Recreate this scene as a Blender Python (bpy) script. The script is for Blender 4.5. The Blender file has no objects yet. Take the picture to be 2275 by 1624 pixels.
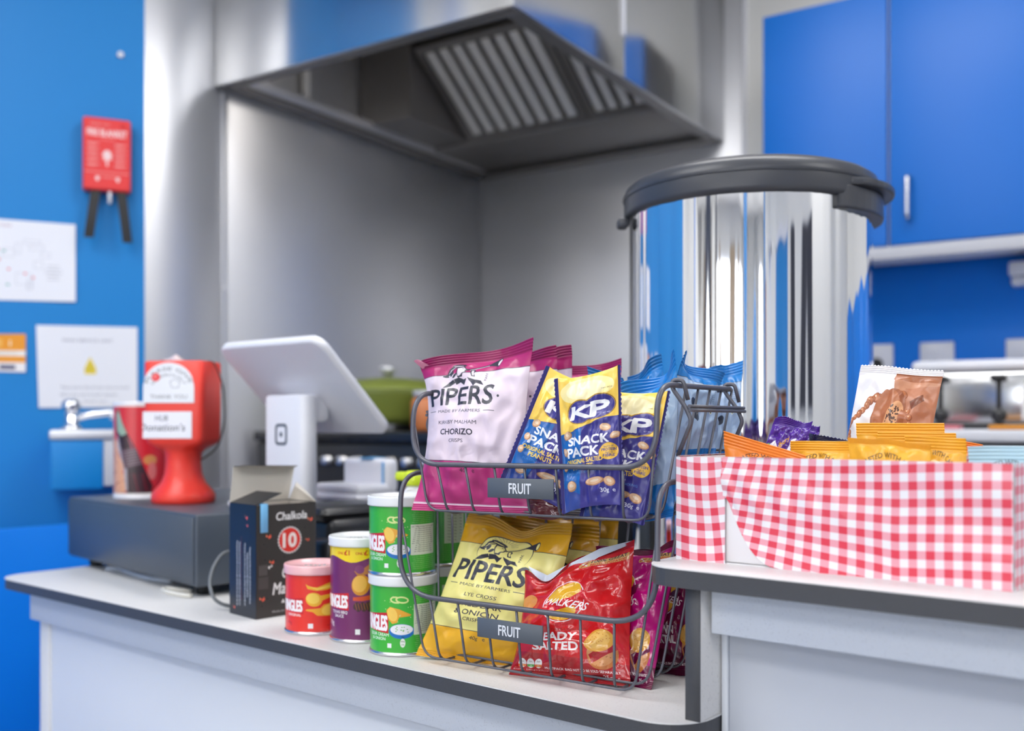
import bpy, bmesh, math, random
import numpy as np
from mathutils import Vector, Matrix, noise

sc = bpy.context.scene
C = sc.collection
PI = math.pi
R = math.radians

# ------------------------------------------------------------------ camera
CZ = 1.155                     # eye height of the camera above the floor
F = 2212.0                     # focal length in pixels of the 2275 wide frame (35 mm)
YAW = R(33.0)                  # camera heading in the kitchen frame
cam = bpy.data.cameras.new('camera')
cam.lens = 35.0
cam.sensor_width = 36.0
cam.shift_y = 128 / 2275
cam.clip_start = 0.02
cam.dof.use_dof = True
cam.dof.focus_distance = 0.985
cam.dof.aperture_fstop = 3.3
cam_o = bpy.data.objects.new('camera', cam)
cam_o.location = (0, 0, CZ)
cam_o.rotation_euler = (PI / 2, 0, YAW)
C.objects.link(cam_o)
sc.camera = cam_o

# ------------------------------------------------------------------ world, lights, exposure
world = bpy.data.worlds.new('world')
sc.world = world
world.use_nodes = True
wb = world.node_tree.nodes['Background']
wb.inputs[0].default_value = (0.80, 0.88, 1.0, 1)
wb.inputs[1].default_value = 1.0
sc.view_settings.view_transform = 'Standard'
sc.view_settings.look = 'None'
sc.view_settings.gamma = 1.0
sc.view_settings.use_curve_mapping = False
sc.view_settings.exposure = 0.0
sc.cycles.use_denoising = True
sc.cycles.max_bounces = 7
sc.cycles.caustics_reflective = False
sc.cycles.caustics_refractive = False
PANEL_W = 8.4        # emission of the ceiling light panels
WINDOW_W = 3.9       # emission of the frosted daylight windows

# ------------------------------------------------------------------ coordinates
def cw(X, Y, z=0.0):
    """camera-plan coordinates (right, forward, height above the eye) -> world"""
    c, s = math.cos(YAW), math.sin(YAW)
    return Vector((X * c - Y * s, X * s + Y * c, CZ + z))

def px(x, y, Y):
    """point of the room seen at (x, y) of the photo at depth Y"""
    return cw((x - 1137.5) / F * Y, Y, (940 - y) / F * Y)

CY = R(-6.5)                   # heading of the serving counter in the kitchen frame
def uv(u, v, z=0.0):
    """counter frame: u along its front edge, v into the kitchen, z above the eye"""
    c, s = math.cos(CY), math.sin(CY)
    return Vector((u * c - v * s, u * s + v * c, CZ + z))

CT = -0.255                    # lower worktop surface relative to the eye
ST = -0.124                    # raised worktop surface relative to the eye

# ------------------------------------------------------------------ object helpers
def tag(o, label=None, cat=None, group=None, kind=None):
    if label: o['label'] = label
    if cat: o['category'] = cat
    if group: o['group'] = group
    if kind: o['kind'] = kind
    return o

def empty(name, loc, rz=0, label=None, cat=None, group=None, kind=None):
    o = bpy.data.objects.new(name, None)
    o.empty_display_size = 0.05
    C.objects.link(o)
    o.location = loc
    o.rotation_euler = (0, 0, rz)
    return tag(o, label, cat, group, kind)

def copy_tree(o, parent=None):
    c = o.copy(); C.objects.link(c); c.parent = parent
    for ch in list(o.children): copy_tree(ch, c)
    return c

def fillet(pts, rad, n=6, closed=False):
    pts = [Vector(p) for p in pts]
    out = []
    N = len(pts)
    for i, p in enumerate(pts):
        r = rad[i] if isinstance(rad, (list, tuple)) else rad
        if (not closed and i in (0, N - 1)) or r <= 0:
            out.append(p); continue
        a, b = pts[i - 1], pts[(i + 1) % N]
        da, db = (a - p), (b - p)
        la, lb = da.length, db.length
        r = min(r, la * .48, lb * .48)
        s, e = p + da / la * r, p + db / lb * r
        for k in range(n + 1):
            t = k / n
            out.append((1 - t) ** 2 * s + 2 * t * (1 - t) * p + t * t * e)
    return out

class MB:
    """collects shapes and links them as one mesh object"""
    def __init__(s):
        s.bm = bmesh.new()
        s.uvl = s.bm.loops.layers.uv.new('uv')
    def _take(s, b, M=None):
        if M is not None: bmesh.ops.transform(b, matrix=M, verts=b.verts)
        vm = {}
        for v in b.verts: vm[v] = s.bm.verts.new(v.co)
        for f in b.faces:
            try:
                g = s.bm.faces.new([vm[v] for v in f.verts]); g.smooth = f.smooth
            except ValueError: pass
        b.free()
    def box(s, x0, x1, y0, y1, z0, z1, bev=0.0, seg=2, M=None):
        b = bmesh.new()
        bmesh.ops.create_cube(b, size=1)
        bmesh.ops.scale(b, vec=(x1 - x0, y1 - y0, z1 - z0), verts=b.verts)
        bmesh.ops.translate(b, vec=((x0 + x1) / 2, (y0 + y1) / 2, (z0 + z1) / 2), verts=b.verts)
        if bev > 0:
            bmesh.ops.bevel(b, geom=list(b.edges), offset=bev, segments=seg, affect='EDGES', profile=0.5)
            for f in b.faces: f.smooth = True
        s._take(b, M); return s
    def prism(s, pts, z0, z1, M=None, smooth=False):
        """extrude a 2-D outline (counter-clockwise) from z0 to z1"""
        b = bmesh.new()
        lo = [b.verts.new((p[0], p[1], z0)) for p in pts]
        hi = [b.verts.new((p[0], p[1], z1)) for p in pts]
        b.faces.new(hi); b.faces.new(lo[::-1])
        n = len(pts)
        for i in range(n):
            f = b.faces.new((lo[i], lo[(i + 1) % n], hi[(i + 1) % n], hi[i])); f.smooth = smooth
        s._take(b, M); return s
    def lathe(s, prof, seg=48, M=None, cap=True, smooth=True, ang=None):
        b = bmesh.new(); rings = []
        for (r, z) in prof:
            if r < 1e-6: rings.append([b.verts.new((0, 0, z))])
            else: rings.append([b.verts.new((r * math.cos(2 * PI * k / seg), r * math.sin(2 * PI * k / seg), z)) for k in range(seg)])
        for i in range(len(rings) - 1):
            A, B = rings[i], rings[i + 1]
            for k in range(seg):
                k2 = (k + 1) % seg
                if len(A) == 1 and len(B) == 1: continue
                if len(A) == 1: f = b.faces.new((A[0], B[k2], B[k]))
                elif len(B) == 1: f = b.faces.new((A[k], A[k2], B[0]))
                else: f = b.faces.new((A[k], A[k2], B[k2], B[k]))
                f.smooth = smooth
        if cap:
            if len(rings[0]) > 1: b.faces.new(rings[0][::-1])
            if len(rings[-1]) > 1: b.faces.new(rings[-1])
        s._take(b, M); return s
    def cyl(s, x, y, z0, z1, r, seg=24, bev=0.0, M=None):
        pr = [(r, z0), (r, z1)] if bev <= 0 else [(r - bev, z0), (r, z0 + bev), (r, z1 - bev), (r - bev, z1)]
        T = Matrix.Translation((x, y, 0))
        return s.lathe(pr, seg, T if M is None else M @ T)
    def tube(s, pts, r, seg=8, closed=False, M=None):
        pts = [Vector(p) for p in pts]
        q = [pts[0]]
        for p in pts[1:]:
            if (p - q[-1]).length > 1e-5: q.append(p)
        if closed and (q[0] - q[-1]).length < 1e-5: q.pop()
        pts = q; n = len(pts)
        b = bmesh.new(); rings = []; nrm = None
        for i in range(n):
            if closed: t = pts[(i + 1) % n] - pts[i - 1]
            else: t = pts[min(i + 1, n - 1)] - pts[max(i - 1, 0)]
            t.normalize()
            if nrm is None: nrm = t.orthogonal().normalized()
            else:
                nrm = nrm - t * nrm.dot(t)
                nrm = nrm.normalized() if nrm.length > 1e-6 else t.orthogonal().normalized()
            bi = t.cross(nrm)
            rr = r(i / (n - 1)) if callable(r) else r
            rings.append([b.verts.new(pts[i] + (nrm * math.cos(2 * PI * k / seg) + bi * math.sin(2 * PI * k / seg)) * rr) for k in range(seg)])
        m = n if closed else n - 1
        for i in range(m):
            A, B = rings[i], rings[(i + 1) % n]
            off = 0
            if closed and i == n - 1:
                off = min(range(seg), key=lambda o: (A[0].co - B[o].co).length)
            for k in range(seg):
                f = b.faces.new((A[k], A[(k + 1) % seg], B[(k + 1 + off) % seg], B[(k + off) % seg])); f.smooth = True
        if not closed:
            b.faces.new(rings[0][::-1]); b.faces.new(rings[-1])
        s._take(b, M); return s
    def loft(s, rings, cap=True, smooth=True, M=None):
        b = bmesh.new()
        rr = [[b.verts.new(p) for p in ring] for ring in rings]
        n = len(rr[0])
        for i in range(len(rr) - 1):
            for k in range(n):
                f = b.faces.new((rr[i][k], rr[i][(k + 1) % n], rr[i + 1][(k + 1) % n], rr[i + 1][k])); f.smooth = smooth
        if cap: b.faces.new(rr[0][::-1]); b.faces.new(rr[-1])
        s._take(b, M); return s
    def grid(s, fn, nu, nv, uvfn=None, smooth=True, flip=False):
        vs = [[s.bm.verts.new(fn(i / nu, j / nv)) for i in range(nu + 1)] for j in range(nv + 1)]
        for j in range(nv):
            for i in range(nu):
                q = [(i, j), (i + 1, j), (i + 1, j + 1), (i, j + 1)]
                if flip: q = q[::-1]
                f = s.bm.faces.new([vs[b][a] for a, b in q]); f.smooth = smooth
                for l, (a, b) in zip(f.loops, q):
                    l[s.uvl].uv = uvfn(a / nu, b / nv) if uvfn else (a / nu, b / nv)
        return s
    def obj(s, name, mat, parent=None, loc=None, rz=None, weld=0.0, recalc=True):
        if weld > 0: bmesh.ops.remove_doubles(s.bm, verts=s.bm.verts, dist=weld)
        if recalc: bmesh.ops.recalc_face_normals(s.bm, faces=s.bm.faces)
        me = bpy.data.meshes.new(name)
        s.bm.to_mesh(me); s.bm.free()
        if isinstance(mat, (list, tuple)):
            for m in mat: me.materials.append(m)
        else: me.materials.append(mat)
        o = bpy.data.objects.new(name, me); C.objects.link(o)
        if parent is not None: o.parent = parent
        if loc is not None: o.location = loc
        if rz is not None: o.rotation_euler = (0, 0, rz)
        return o

def rrect(w, h, r, n=6, cx=0, cy=0):
    """rounded rectangle outline"""
    out = []
    for (sx, sy, a0) in ((1, 1, 0), (-1, 1, 90), (-1, -1, 180), (1, -1, 270)):
        for k in range(n + 1):
            a = R(a0 + 90 * k / n)
            out.append((cx + sx * (w / 2 - r) + r * math.cos(a), cy + sy * (h / 2 - r) + r * math.sin(a)))
    return out

# ------------------------------------------------------------------ materials
def lin(c):
    c = c / 255
    return c / 12.92 if c <= 0.04045 else ((c + 0.055) / 1.055) ** 2.4
def rgb(r, g, b): return (lin(r), lin(g), lin(b), 1)

def mat(name, col, rough=0.5, metal=0.0, coat=0.0, spec=0.5, noise_amt=0.0, noise_scale=40, bump=0.0, bump_scale=200,
        stretch=None, trans=0.0, emit=None, emit_s=0.0, aniso=0.0, speck=None):
    m = bpy.data.materials.new(name); m.use_nodes = True
    nt = m.node_tree; N = nt.nodes; L = nt.links
    p = N['Principled BSDF']
    p.inputs['Base Color'].default_value = col
    p.inputs['Roughness'].default_value = rough
    p.inputs['Metallic'].default_value = metal
    p.inputs['Coat Weight'].default_value = coat
    p.inputs['Coat Roughness'].default_value = 0.08
    p.inputs['Specular IOR Level'].default_value = spec
    p.inputs['Transmission Weight'].default_value = trans
    p.inputs['Anisotropic'].default_value = aniso
    if emit is not None:
        p.inputs['Emission Color'].default_value = emit
        p.inputs['Emission Strength'].default_value = emit_s
    tc = N.new('ShaderNodeTexCoord'); mp = N.new('ShaderNodeMapping')
    L.new(tc.outputs['Object'], mp.inputs[0])
    if stretch: mp.inputs['Scale'].default_value = stretch
    if noise_amt > 0 or speck:
        nz = N.new('ShaderNodeTexNoise'); nz.inputs['Scale'].default_value = noise_scale; nz.inputs['Detail'].default_value = 3
        L.new(mp.outputs[0], nz.inputs[0])
        mr = N.new('ShaderNodeMapRange')
        if speck:
            mr.inputs[1].default_value = 0.60; mr.inputs[2].default_value = 0.68
            mr.inputs[3].default_value = 1.0; mr.inputs[4].default_value = speck
        else:
            mr.inputs[3].default_value = 1 - noise_amt; mr.inputs[4].default_value = 1 + noise_amt
        L.new(nz.outputs[0], mr.inputs[0])
        mx = N.new('ShaderNodeMix'); mx.data_type = 'RGBA'; mx.blend_type = 'MULTIPLY'
        mx.inputs[0].default_value = 1; mx.inputs[6].default_value = col
        L.new(mr.outputs[0], mx.inputs[7]); L.new(mx.outputs[2], p.inputs['Base Color'])
    if bump > 0:
        nb = N.new('ShaderNodeTexNoise'); nb.inputs['Scale'].default_value = bump_scale; nb.inputs['Detail'].default_value = 3
        L.new(mp.outputs[0], nb.inputs[0])
        bp = N.new('ShaderNodeBump'); bp.inputs['Strength'].default_value = bump; bp.inputs['Distance'].default_value = 0.002
        L.new(nb.outputs[0], bp.inputs['Height']); L.new(bp.outputs[0], p.inputs['Normal'])
    return m

# ------------------------------------------------------------------ printed artwork (rasterised here from shapes and lettering)
_tcache = {}
def text_tris(s, bold=0.0):
    k = (s, bold)
    if k in _tcache: return _tcache[k]
    cu = bpy.data.curves.new('lettering', 'FONT'); cu.body = s; cu.size = 1.0; cu.offset = bold; cu.resolution_u = 3
    ob = bpy.data.objects.new('lettering', cu)
    me = bpy.data.meshes.new_from_object(ob)
    me.calc_loop_triangles()
    co = np.array([v.co[:2] for v in me.vertices]) if len(me.vertices) else np.zeros((0, 2))
    tr = np.array([t.vertices[:] for t in me.loop_triangles]) if len(me.loop_triangles) else np.zeros((0, 3), int)
    bpy.data.objects.remove(ob); bpy.data.meshes.remove(me); bpy.data.curves.remove(cu)
    _tcache[k] = (co, tr)
    return _tcache[k]

def c3(c): return np.array(c[:3], dtype=np.float32) / 255

class Art:
    S = 2
    def __init__(s, w, h, bg):
        s.w, s.h = w, h
        s.a = np.empty((h * s.S, w * s.S, 3), np.float32); s.a[:] = c3(bg)
    def _bb(s, P):
        x0 = max(int(P[:, 0].min()) - 1, 0); x1 = min(int(P[:, 0].max()) + 2, s.w * s.S)
        y0 = max(int(P[:, 1].min()) - 1, 0); y1 = min(int(P[:, 1].max()) + 2, s.h * s.S)
        return x0, x1, y0, y1
    def poly(s, pts, col, al=1.0):
        P = np.array(pts, float) * s.S
        x0, x1, y0, y1 = s._bb(P)
        if x1 <= x0 or y1 <= y0: return s
        X, Y = np.meshgrid(np.arange(x0, x1) + .5, np.arange(y0, y1) + .5)
        ins = np.zeros(X.shape, bool); n = len(P)
        for i in range(n):
            xa, ya = P[i]; xb, yb = P[(i + 1) % n]
            if ya == yb: continue
            c = ((ya > Y) != (yb > Y)) & (X < (xb - xa) * (Y - ya) / (yb - ya) + xa)
            ins ^= c
        sub = s.a[y0:y1, x0:x1]
        sub[ins] = sub[ins] * (1 - al) + c3(col) * al
        return s
    def rect(s, x0, y0, x1, y1, col, al=1.0):
        k = s.S; sub = s.a[max(0, int(y0 * k)):max(0, int(y1 * k)), max(0, int(x0 * k)):max(0, int(x1 * k))]
        sub[:] = sub * (1 - al) + c3(col) * al
        return s
    def ell(s, cx, cy, rx, ry, col, rot=0, al=1.0, n=40):
        a = np.linspace(0, 2 * PI, n, endpoint=False); c, d = math.cos(rot), math.sin(rot)
        x = rx * np.cos(a); y = ry * np.sin(a)
        return s.poly(np.stack([cx + x * c - y * d, cy + x * d + y * c], 1), col, al)
    def line(s, pts, w, col):
        for a, b in zip(pts[:-1], pts[1:]):
            a = np.array(a, float); b = np.array(b, float); d = b - a; l = np.hypot(*d)
            if l == 0: continue
            n = np.array([-d[1], d[0]]) / l * w / 2
            s.poly([a + n, b + n, b - n, a - n], col)
        return s
    def text(s, t, x, y, h, col, bold=0.0, w=None, ws=1.0, shear=0.0, rot=0.0, align='c', arc=None):
        """cap height h, (x, y) = middle of the baseline; w = wanted width; arc = radius of a circle the line bends round"""
        co, tr = text_tris(t, 0.0)
        if len(tr) == 0: return s
        k = h / 0.69; fat = bold * k * s.S * .62
        X = co[:, 0] * k * ws; Yv = co[:, 1] * k
        X = X - X.min()
        if w is not None: X = X * (w / max(X.max(), 1e-6))
        W = X.max()
        X = X + Yv * shear
        if align == 'c': X = X - W / 2
        elif align == 'r': X = X - W
        if arc:
            th = X / arc
            Xn = (arc + Yv) * np.sin(th); Yn = (arc + Yv) * np.cos(th) - arc
            X, Yv = Xn, Yn
        c, d = math.cos(rot), math.sin(rot)
        P = np.stack([x + X * c + Yv * d, y - (Yv * c - X * d)], 1) * s.S
        cc = c3(col)
        pad = int(fat) + 2
        bx0, by0 = int(P[:, 0].min()) - pad, int(P[:, 1].min()) - pad
        bw, bh = int(P[:, 0].max()) + pad + 2 - bx0, int(P[:, 1].max()) + pad + 2 - by0
        M_ = np.zeros((bh, bw), bool)
        P = P - np.array([bx0, by0])
        for t3 in tr:
            T = P[t3]
            x0 = max(int(T[:, 0].min()) - 1, 0); x1 = int(T[:, 0].max()) + 2
            y0 = max(int(T[:, 1].min()) - 1, 0); y1 = int(T[:, 1].max()) + 2
            xs = np.arange(x0, x1) + .5; ys = (np.arange(y0, y1) + .5)[:, None]
            (ax, ay), (bx, by), (cx, cy) = T
            e0 = (bx - ax) * (ys - ay) - (by - ay) * (xs - ax)
            e1 = (cx - bx) * (ys - by) - (cy - by) * (xs - bx)
            e2 = (ax - cx) * (ys - cy) - (ay - cy) * (xs - cx)
            m = ((e0 >= -.01) & (e1 >= -.01) & (e2 >= -.01)) | ((e0 <= .01) & (e1 <= .01) & (e2 <= .01))
            M_[y0:y1, x0:x1] |= m
        if fat >= .5:
            D_m = M_.copy(); rr = int(round(fat))
            for dy in range(-rr, rr + 1):
                for dx in range(-rr, rr + 1):
                    if dx * dx + dy * dy > (rr + .3) ** 2 or (dx == 0 and dy == 0): continue
                    D_m[max(0, dy):bh + min(0, dy), max(0, dx):bw + min(0, dx)] |= M_[max(0, -dy):bh + min(0, -dy), max(0, -dx):bw + min(0, -dx)]
            M_ = D_m
        X0, Y0 = max(bx0, 0), max(by0, 0); X1, Y1 = min(bx0 + bw, s.w * s.S), min(by0 + bh, s.h * s.S)
        if X1 > X0 and Y1 > Y0:
            s.a[Y0:Y1, X0:X1][M_[Y0 - by0:Y1 - by0, X0 - bx0:X1 - bx0]] = cc
        return s
    def chip(s, cx, cy, rx, ry, rot, c1=(238, 165, 45), c2=(250, 205, 95)):
        s.ell(cx, cy, rx, ry, c1, rot); s.ell(cx - rx * .1, cy - ry * .12, rx * .86, ry * .78, c2, rot)
        s.ell(cx + rx * .2, cy + ry * .2, rx * .5, ry * .4, (245, 190, 75), rot)
        return s
    def image(s, name):
        k = s.S
        a = s.a.reshape(s.h, k, s.w, k, 3).mean((1, 3))[::-1]
        im = bpy.data.images.new(name, s.w, s.h)
        buf = np.ones((s.h, s.w, 4), np.float32); buf[..., :3] = a
        im.pixels.foreach_set(buf.ravel()); im.update(); im.pack()
        return im

def printed(name, art, rough=0.4, coat=0.0, metal=0.0, crinkle=0.0, cscale=30.0, spec=0.5):
    m = mat(name, (1, 1, 1, 1), rough, metal, coat, spec)
    nt = m.node_tree; N = nt.nodes; L = nt.links
    ti = N.new('ShaderNodeTexImage'); ti.image = art.image(name); ti.extension = 'EXTEND'
    uvn = N.new('ShaderNodeUVMap'); uvn.uv_map = 'uv'
    L.new(uvn.outputs[0], ti.inputs[0])
    L.new(ti.outputs[0], N['Principled BSDF'].inputs['Base Color'])
    if crinkle > 0:
        tc = N.new('ShaderNodeTexCoord')
        v = N.new('ShaderNodeTexVoronoi'); v.feature = 'SMOOTH_F1'; v.inputs['Scale'].default_value = cscale
        nz = N.new('ShaderNodeTexNoise'); nz.inputs['Scale'].default_value = cscale * .7
        ad = N.new('ShaderNodeMix'); ad.data_type = 'VECTOR'; ad.inputs[0].default_value = 0.25
        L.new(tc.outputs['Object'], nz.inputs[0]); L.new(tc.outputs['Object'], ad.inputs[4]); L.new(nz.outputs['Color'], ad.inputs[5])
        L.new(ad.outputs[1], v.inputs[0])
        bp = N.new('ShaderNodeBump'); bp.inputs['Strength'].default_value = crinkle; bp.inputs['Distance'].default_value = 0.006
        L.new(v.outputs['Distance'], bp.inputs['Height']); L.new(bp.outputs[0], N['Principled BSDF'].inputs['Normal'])
    return m

white_lam = mat('speckled_white_laminate', rgb(227, 226, 225), 0.45, noise_scale=420, speck=0.86)
shade_panel = mat('shaded_white_panel', rgb(192, 197, 207), 0.5, noise_amt=.015, noise_scale=3)  # white panel with the weaker light on the right put into its colour
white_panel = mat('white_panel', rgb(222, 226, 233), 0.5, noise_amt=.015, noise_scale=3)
grey_fascia = mat('speckled_grey_laminate', rgb(206, 212, 222), 0.5, noise_scale=520, speck=0.88)
edge_dark = mat('charcoal_edging', rgb(70, 71, 75), 0.45, bump=.2, bump_scale=900, noise_amt=.06, noise_scale=300)
steel = mat('brushed_steel', (0.74, 0.745, 0.775, 1), 0.42, 0.68, bump=.05, bump_scale=14, stretch=(1, 1, .35))
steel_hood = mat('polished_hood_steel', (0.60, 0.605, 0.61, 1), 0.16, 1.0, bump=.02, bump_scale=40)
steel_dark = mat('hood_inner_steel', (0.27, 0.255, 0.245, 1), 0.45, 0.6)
baffle_m = mat('filter_steel', (0.86, 0.85, 0.83, 1), 0.5, 0.1)
blue_wall_m = mat('blue_wall', rgb(0, 130, 206), 0.5, noise_amt=.02, noise_scale=2)
blue_low_m = mat('blue_low_panel', rgb(0, 136, 246), 0.5, noise_amt=.02, noise_scale=2)
blue_door_m = mat('blue_cabinet_door', rgb(0, 108, 204), 0.45, noise_amt=.02, noise_scale=2)
blue_splash_m = mat('blue_splashback', rgb(0, 128, 236), 0.42)
white_wall_m = mat('white_wall_paint', rgb(232, 232, 230), 0.7, bump=.05, bump_scale=120)
ceil_m = mat('ceiling_tile', rgb(235, 235, 235), 0.8, bump=.1, bump_scale=150)
floor_m = mat('vinyl_floor', rgb(150, 150, 155), 0.45, noise_scale=160, speck=.8)
white_plastic = mat('white_plastic', rgb(232, 233, 240), 0.28)
grey_plastic = mat('grey_plastic', rgb(190, 192, 200), 0.4)
black_plastic = mat('black_plastic', rgb(38, 39, 42), 0.32)
black_rubber = mat('black_rubber', rgb(30, 31, 33), 0.6)
drawer_m = mat('charcoal_powder_coat', rgb(76, 84, 95), 0.36, bump=.25, bump_scale=900)
wire_m = mat('grey_coated_wire', rgb(98, 99, 108), 0.38, 0.35, noise_amt=.05, noise_scale=90)
label_m = mat('slate_label_plate', rgb(88, 95, 104), 0.5)
red_plastic = mat('red_plastic', rgb(240, 62, 48), 0.34)
chrome = mat('chrome', (0.86, 0.86, 0.87, 1), 0.045, 1.0)
chrome_tap = mat('tap_chrome', (0.8, 0.8, 0.82, 1), 0.12, 1.0)
lid_m = mat('urn_lid_plastic', rgb(66, 68, 74), 0.36, bump=.05, bump_scale=400)
tin_m = mat('tinplate', (0.75, 0.75, 0.76, 1), 0.25, 1.0)
clear_lid = mat('frosted_lid_plastic', rgb(228, 230, 232), 0.25, spec=.6)
card_m = mat('inner_cardboard', rgb(222, 215, 203), 0.7)
white_card = mat('white_cardboard', rgb(240, 238, 240), 0.55)
cream = mat('cream_cable', rgb(225, 222, 212), 0.45)

# ------------------------------------------------------------------ artwork
def art_farm_crisps(top, body, dark, lines, y, band_top, arch, seed=1, xc=0.39, foot=None):
    """kettle crisp packet front: coloured head and foot, pale body, trumpeter emblem"""
    A = Art(560, 820, body); W, H = 560, 820
    ink = (52, 54, 66)
    A.rect(0, 0, W, band_top * H, top); A.rect(0, 0, W, .072 * H, tuple(int(c * .84) for c in top))  # seal strip darkened in the print, imitating shade among its crimp ridges
    if arch:
        A.ell(W * (xc + .06), (band_top + .035) * H, W * .25, H * .135, ink); A.ell(W * (xc + .06), (band_top + .04) * H, W * .245, H * .133, body)
    A.rect(0, band_top * H, W, band_top * H + 3, ink)
    if arch:
        A.ell(W * (xc + .06), (band_top + .04) * H, W * .242, H * .13, body)
    A.rect(0, y['foot'] * H, W, H, foot or top); A.rect(0, y['foot'] * H, W, y['foot'] * H + 3, ink)
    if not arch: A.rect(0, .952 * H, W, .962 * H, (240, 225, 235))
    # emblem: a figure blowing a long horn
    ex, ey, k = W * xc, y['emb'] * H, W * y.get('es', .0021)
    kx = k * 1.35
    def P(l): return [(ex + a * kx, ey + b * k) for a, b in l]
    # shoulders and cloak folds
    A.poly(P([(-58, 64), (-40, 40), (-26, 30), (-20, 44), (-34, 58)]), ink)
    A.poly(P([(-24, 30), (-8, 24), (6, 34), (14, 30), (8, 58), (-4, 44), (-18, 52)]), ink)
    A.poly(P([(16, 26), (30, 34), (40, 40), (58, 46), (70, 66), (48, 56), (40, 66), (30, 50), (22, 40)]), ink)
    # hair streaming back in locks
    for (hx, hy, rx, ry, ro) in ((-8, -26, 20, 9, .1), (-24, -20, 16, 8, -.5), (-34, -8, 13, 6, -.9), (-40, 6, 11, 5, -.5), (-30, 4, 10, 5, -1.1), (-22, 14, 9, 5, -.9), (-48, 14, 9, 4, .2)):
        A.ell(ex + hx * kx, ey + hy * k, rx * kx, ry * k, ink, ro)
    for (hx, hy, rx, ry, ro) in ((-10, -25, 14, 1.8, .1), (-26, -16, 11, 1.6, -.5), (-35, -3, 8, 1.4, -.9), (-24, 8, 7, 1.3, -.9)):
        A.ell(ex + hx * kx, ey + hy * k, rx * kx, ry * k, body, ro)
    # face in profile
    A.poly(P([(-14, -18), (8, -20), (12, -12), (17, -6), (12, -4), (13, 4), (4, 10), (2, 22), (-12, 24), (-16, 6)]), ink)
    A.poly(P([(-11, -15), (6, -17), (9, -11), (13, -6), (9, -4), (10, 2), (2, 6), (-4, 16), (-12, 18), (-13, 4)]), body)
    A.line(P([(2, -11), (7, -11)]), 2.4 * k, ink)
    # horn and the raised arm that holds it
    A.poly(P([(12, -4), (72, -22), (96, -42), (98, -6), (74, -14), (13, 1)]), ink)
    A.poly(P([(22, -3), (70, -17), (70, -15), (22, -1)]), body)
    A.ell(ex + 97 * kx, ey - 24 * k, 6 * kx, 19 * k, ink); A.ell(ex + 98 * kx, ey - 24 * k, 3.5 * kx, 14 * k, body)
    A.poly(P([(24, -2), (34, -4), (38, 4), (34, 12), (40, 28), (28, 24), (24, 10)]), ink)
    A.poly(P([(27, 1), (33, 0), (33, 8), (35, 22), (30, 20), (27, 8)]), body)
    if arch:
        for q in range(9):
            a = R(20 + q * 16)
            A.line([(ex + 8 * k + 22 * k * math.cos(a), ey - 20 * k - 22 * k * math.sin(a)), (ex + 8 * k + 50 * k * math.cos(a), ey - 16 * k - 46 * k * math.sin(a))], 1.4, (120, 118, 90))
    A.text('MARK', W * (xc + .235), ey + 30 * k, 12, ink, rot=-PI / 2)
    A.text('PIPERS', W * xc, y['pip'][1] * H, (y['pip'][1] - y['pip'][0]) * H, ink, bold=0.03, w=W * .66, shear=0.06)
    A.ell(W * (xc + .385), (y['pip'][1] - .045) * H, 6, 6, ink)
    A.text('MADE BY FARMERS', W * xc, y['made'] * H, 15, ink, bold=.01, w=W * .46)
    A.rect(W * (xc - .34), y['made'] * H - 9, W * (xc - .26), y['made'] * H - 6, ink)
    A.rect(W * (xc + .26), y['made'] * H - 9, W * (xc + .36), y['made'] * H - 6, ink)
    for (t, yy, h, w, b) in lines:
        A.text(t, W * (xc - .01), yy * H, h, (48, 42, 60), bold=b, w=w * W)
    A.text('40g', W * .47, y['g'] * H, 19, (70, 20, 50) if not arch else ink, bold=.005)
    A.text('e', W * .56, y['g'] * H, 22, (70, 20, 50) if not arch else ink)
    return A

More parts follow.
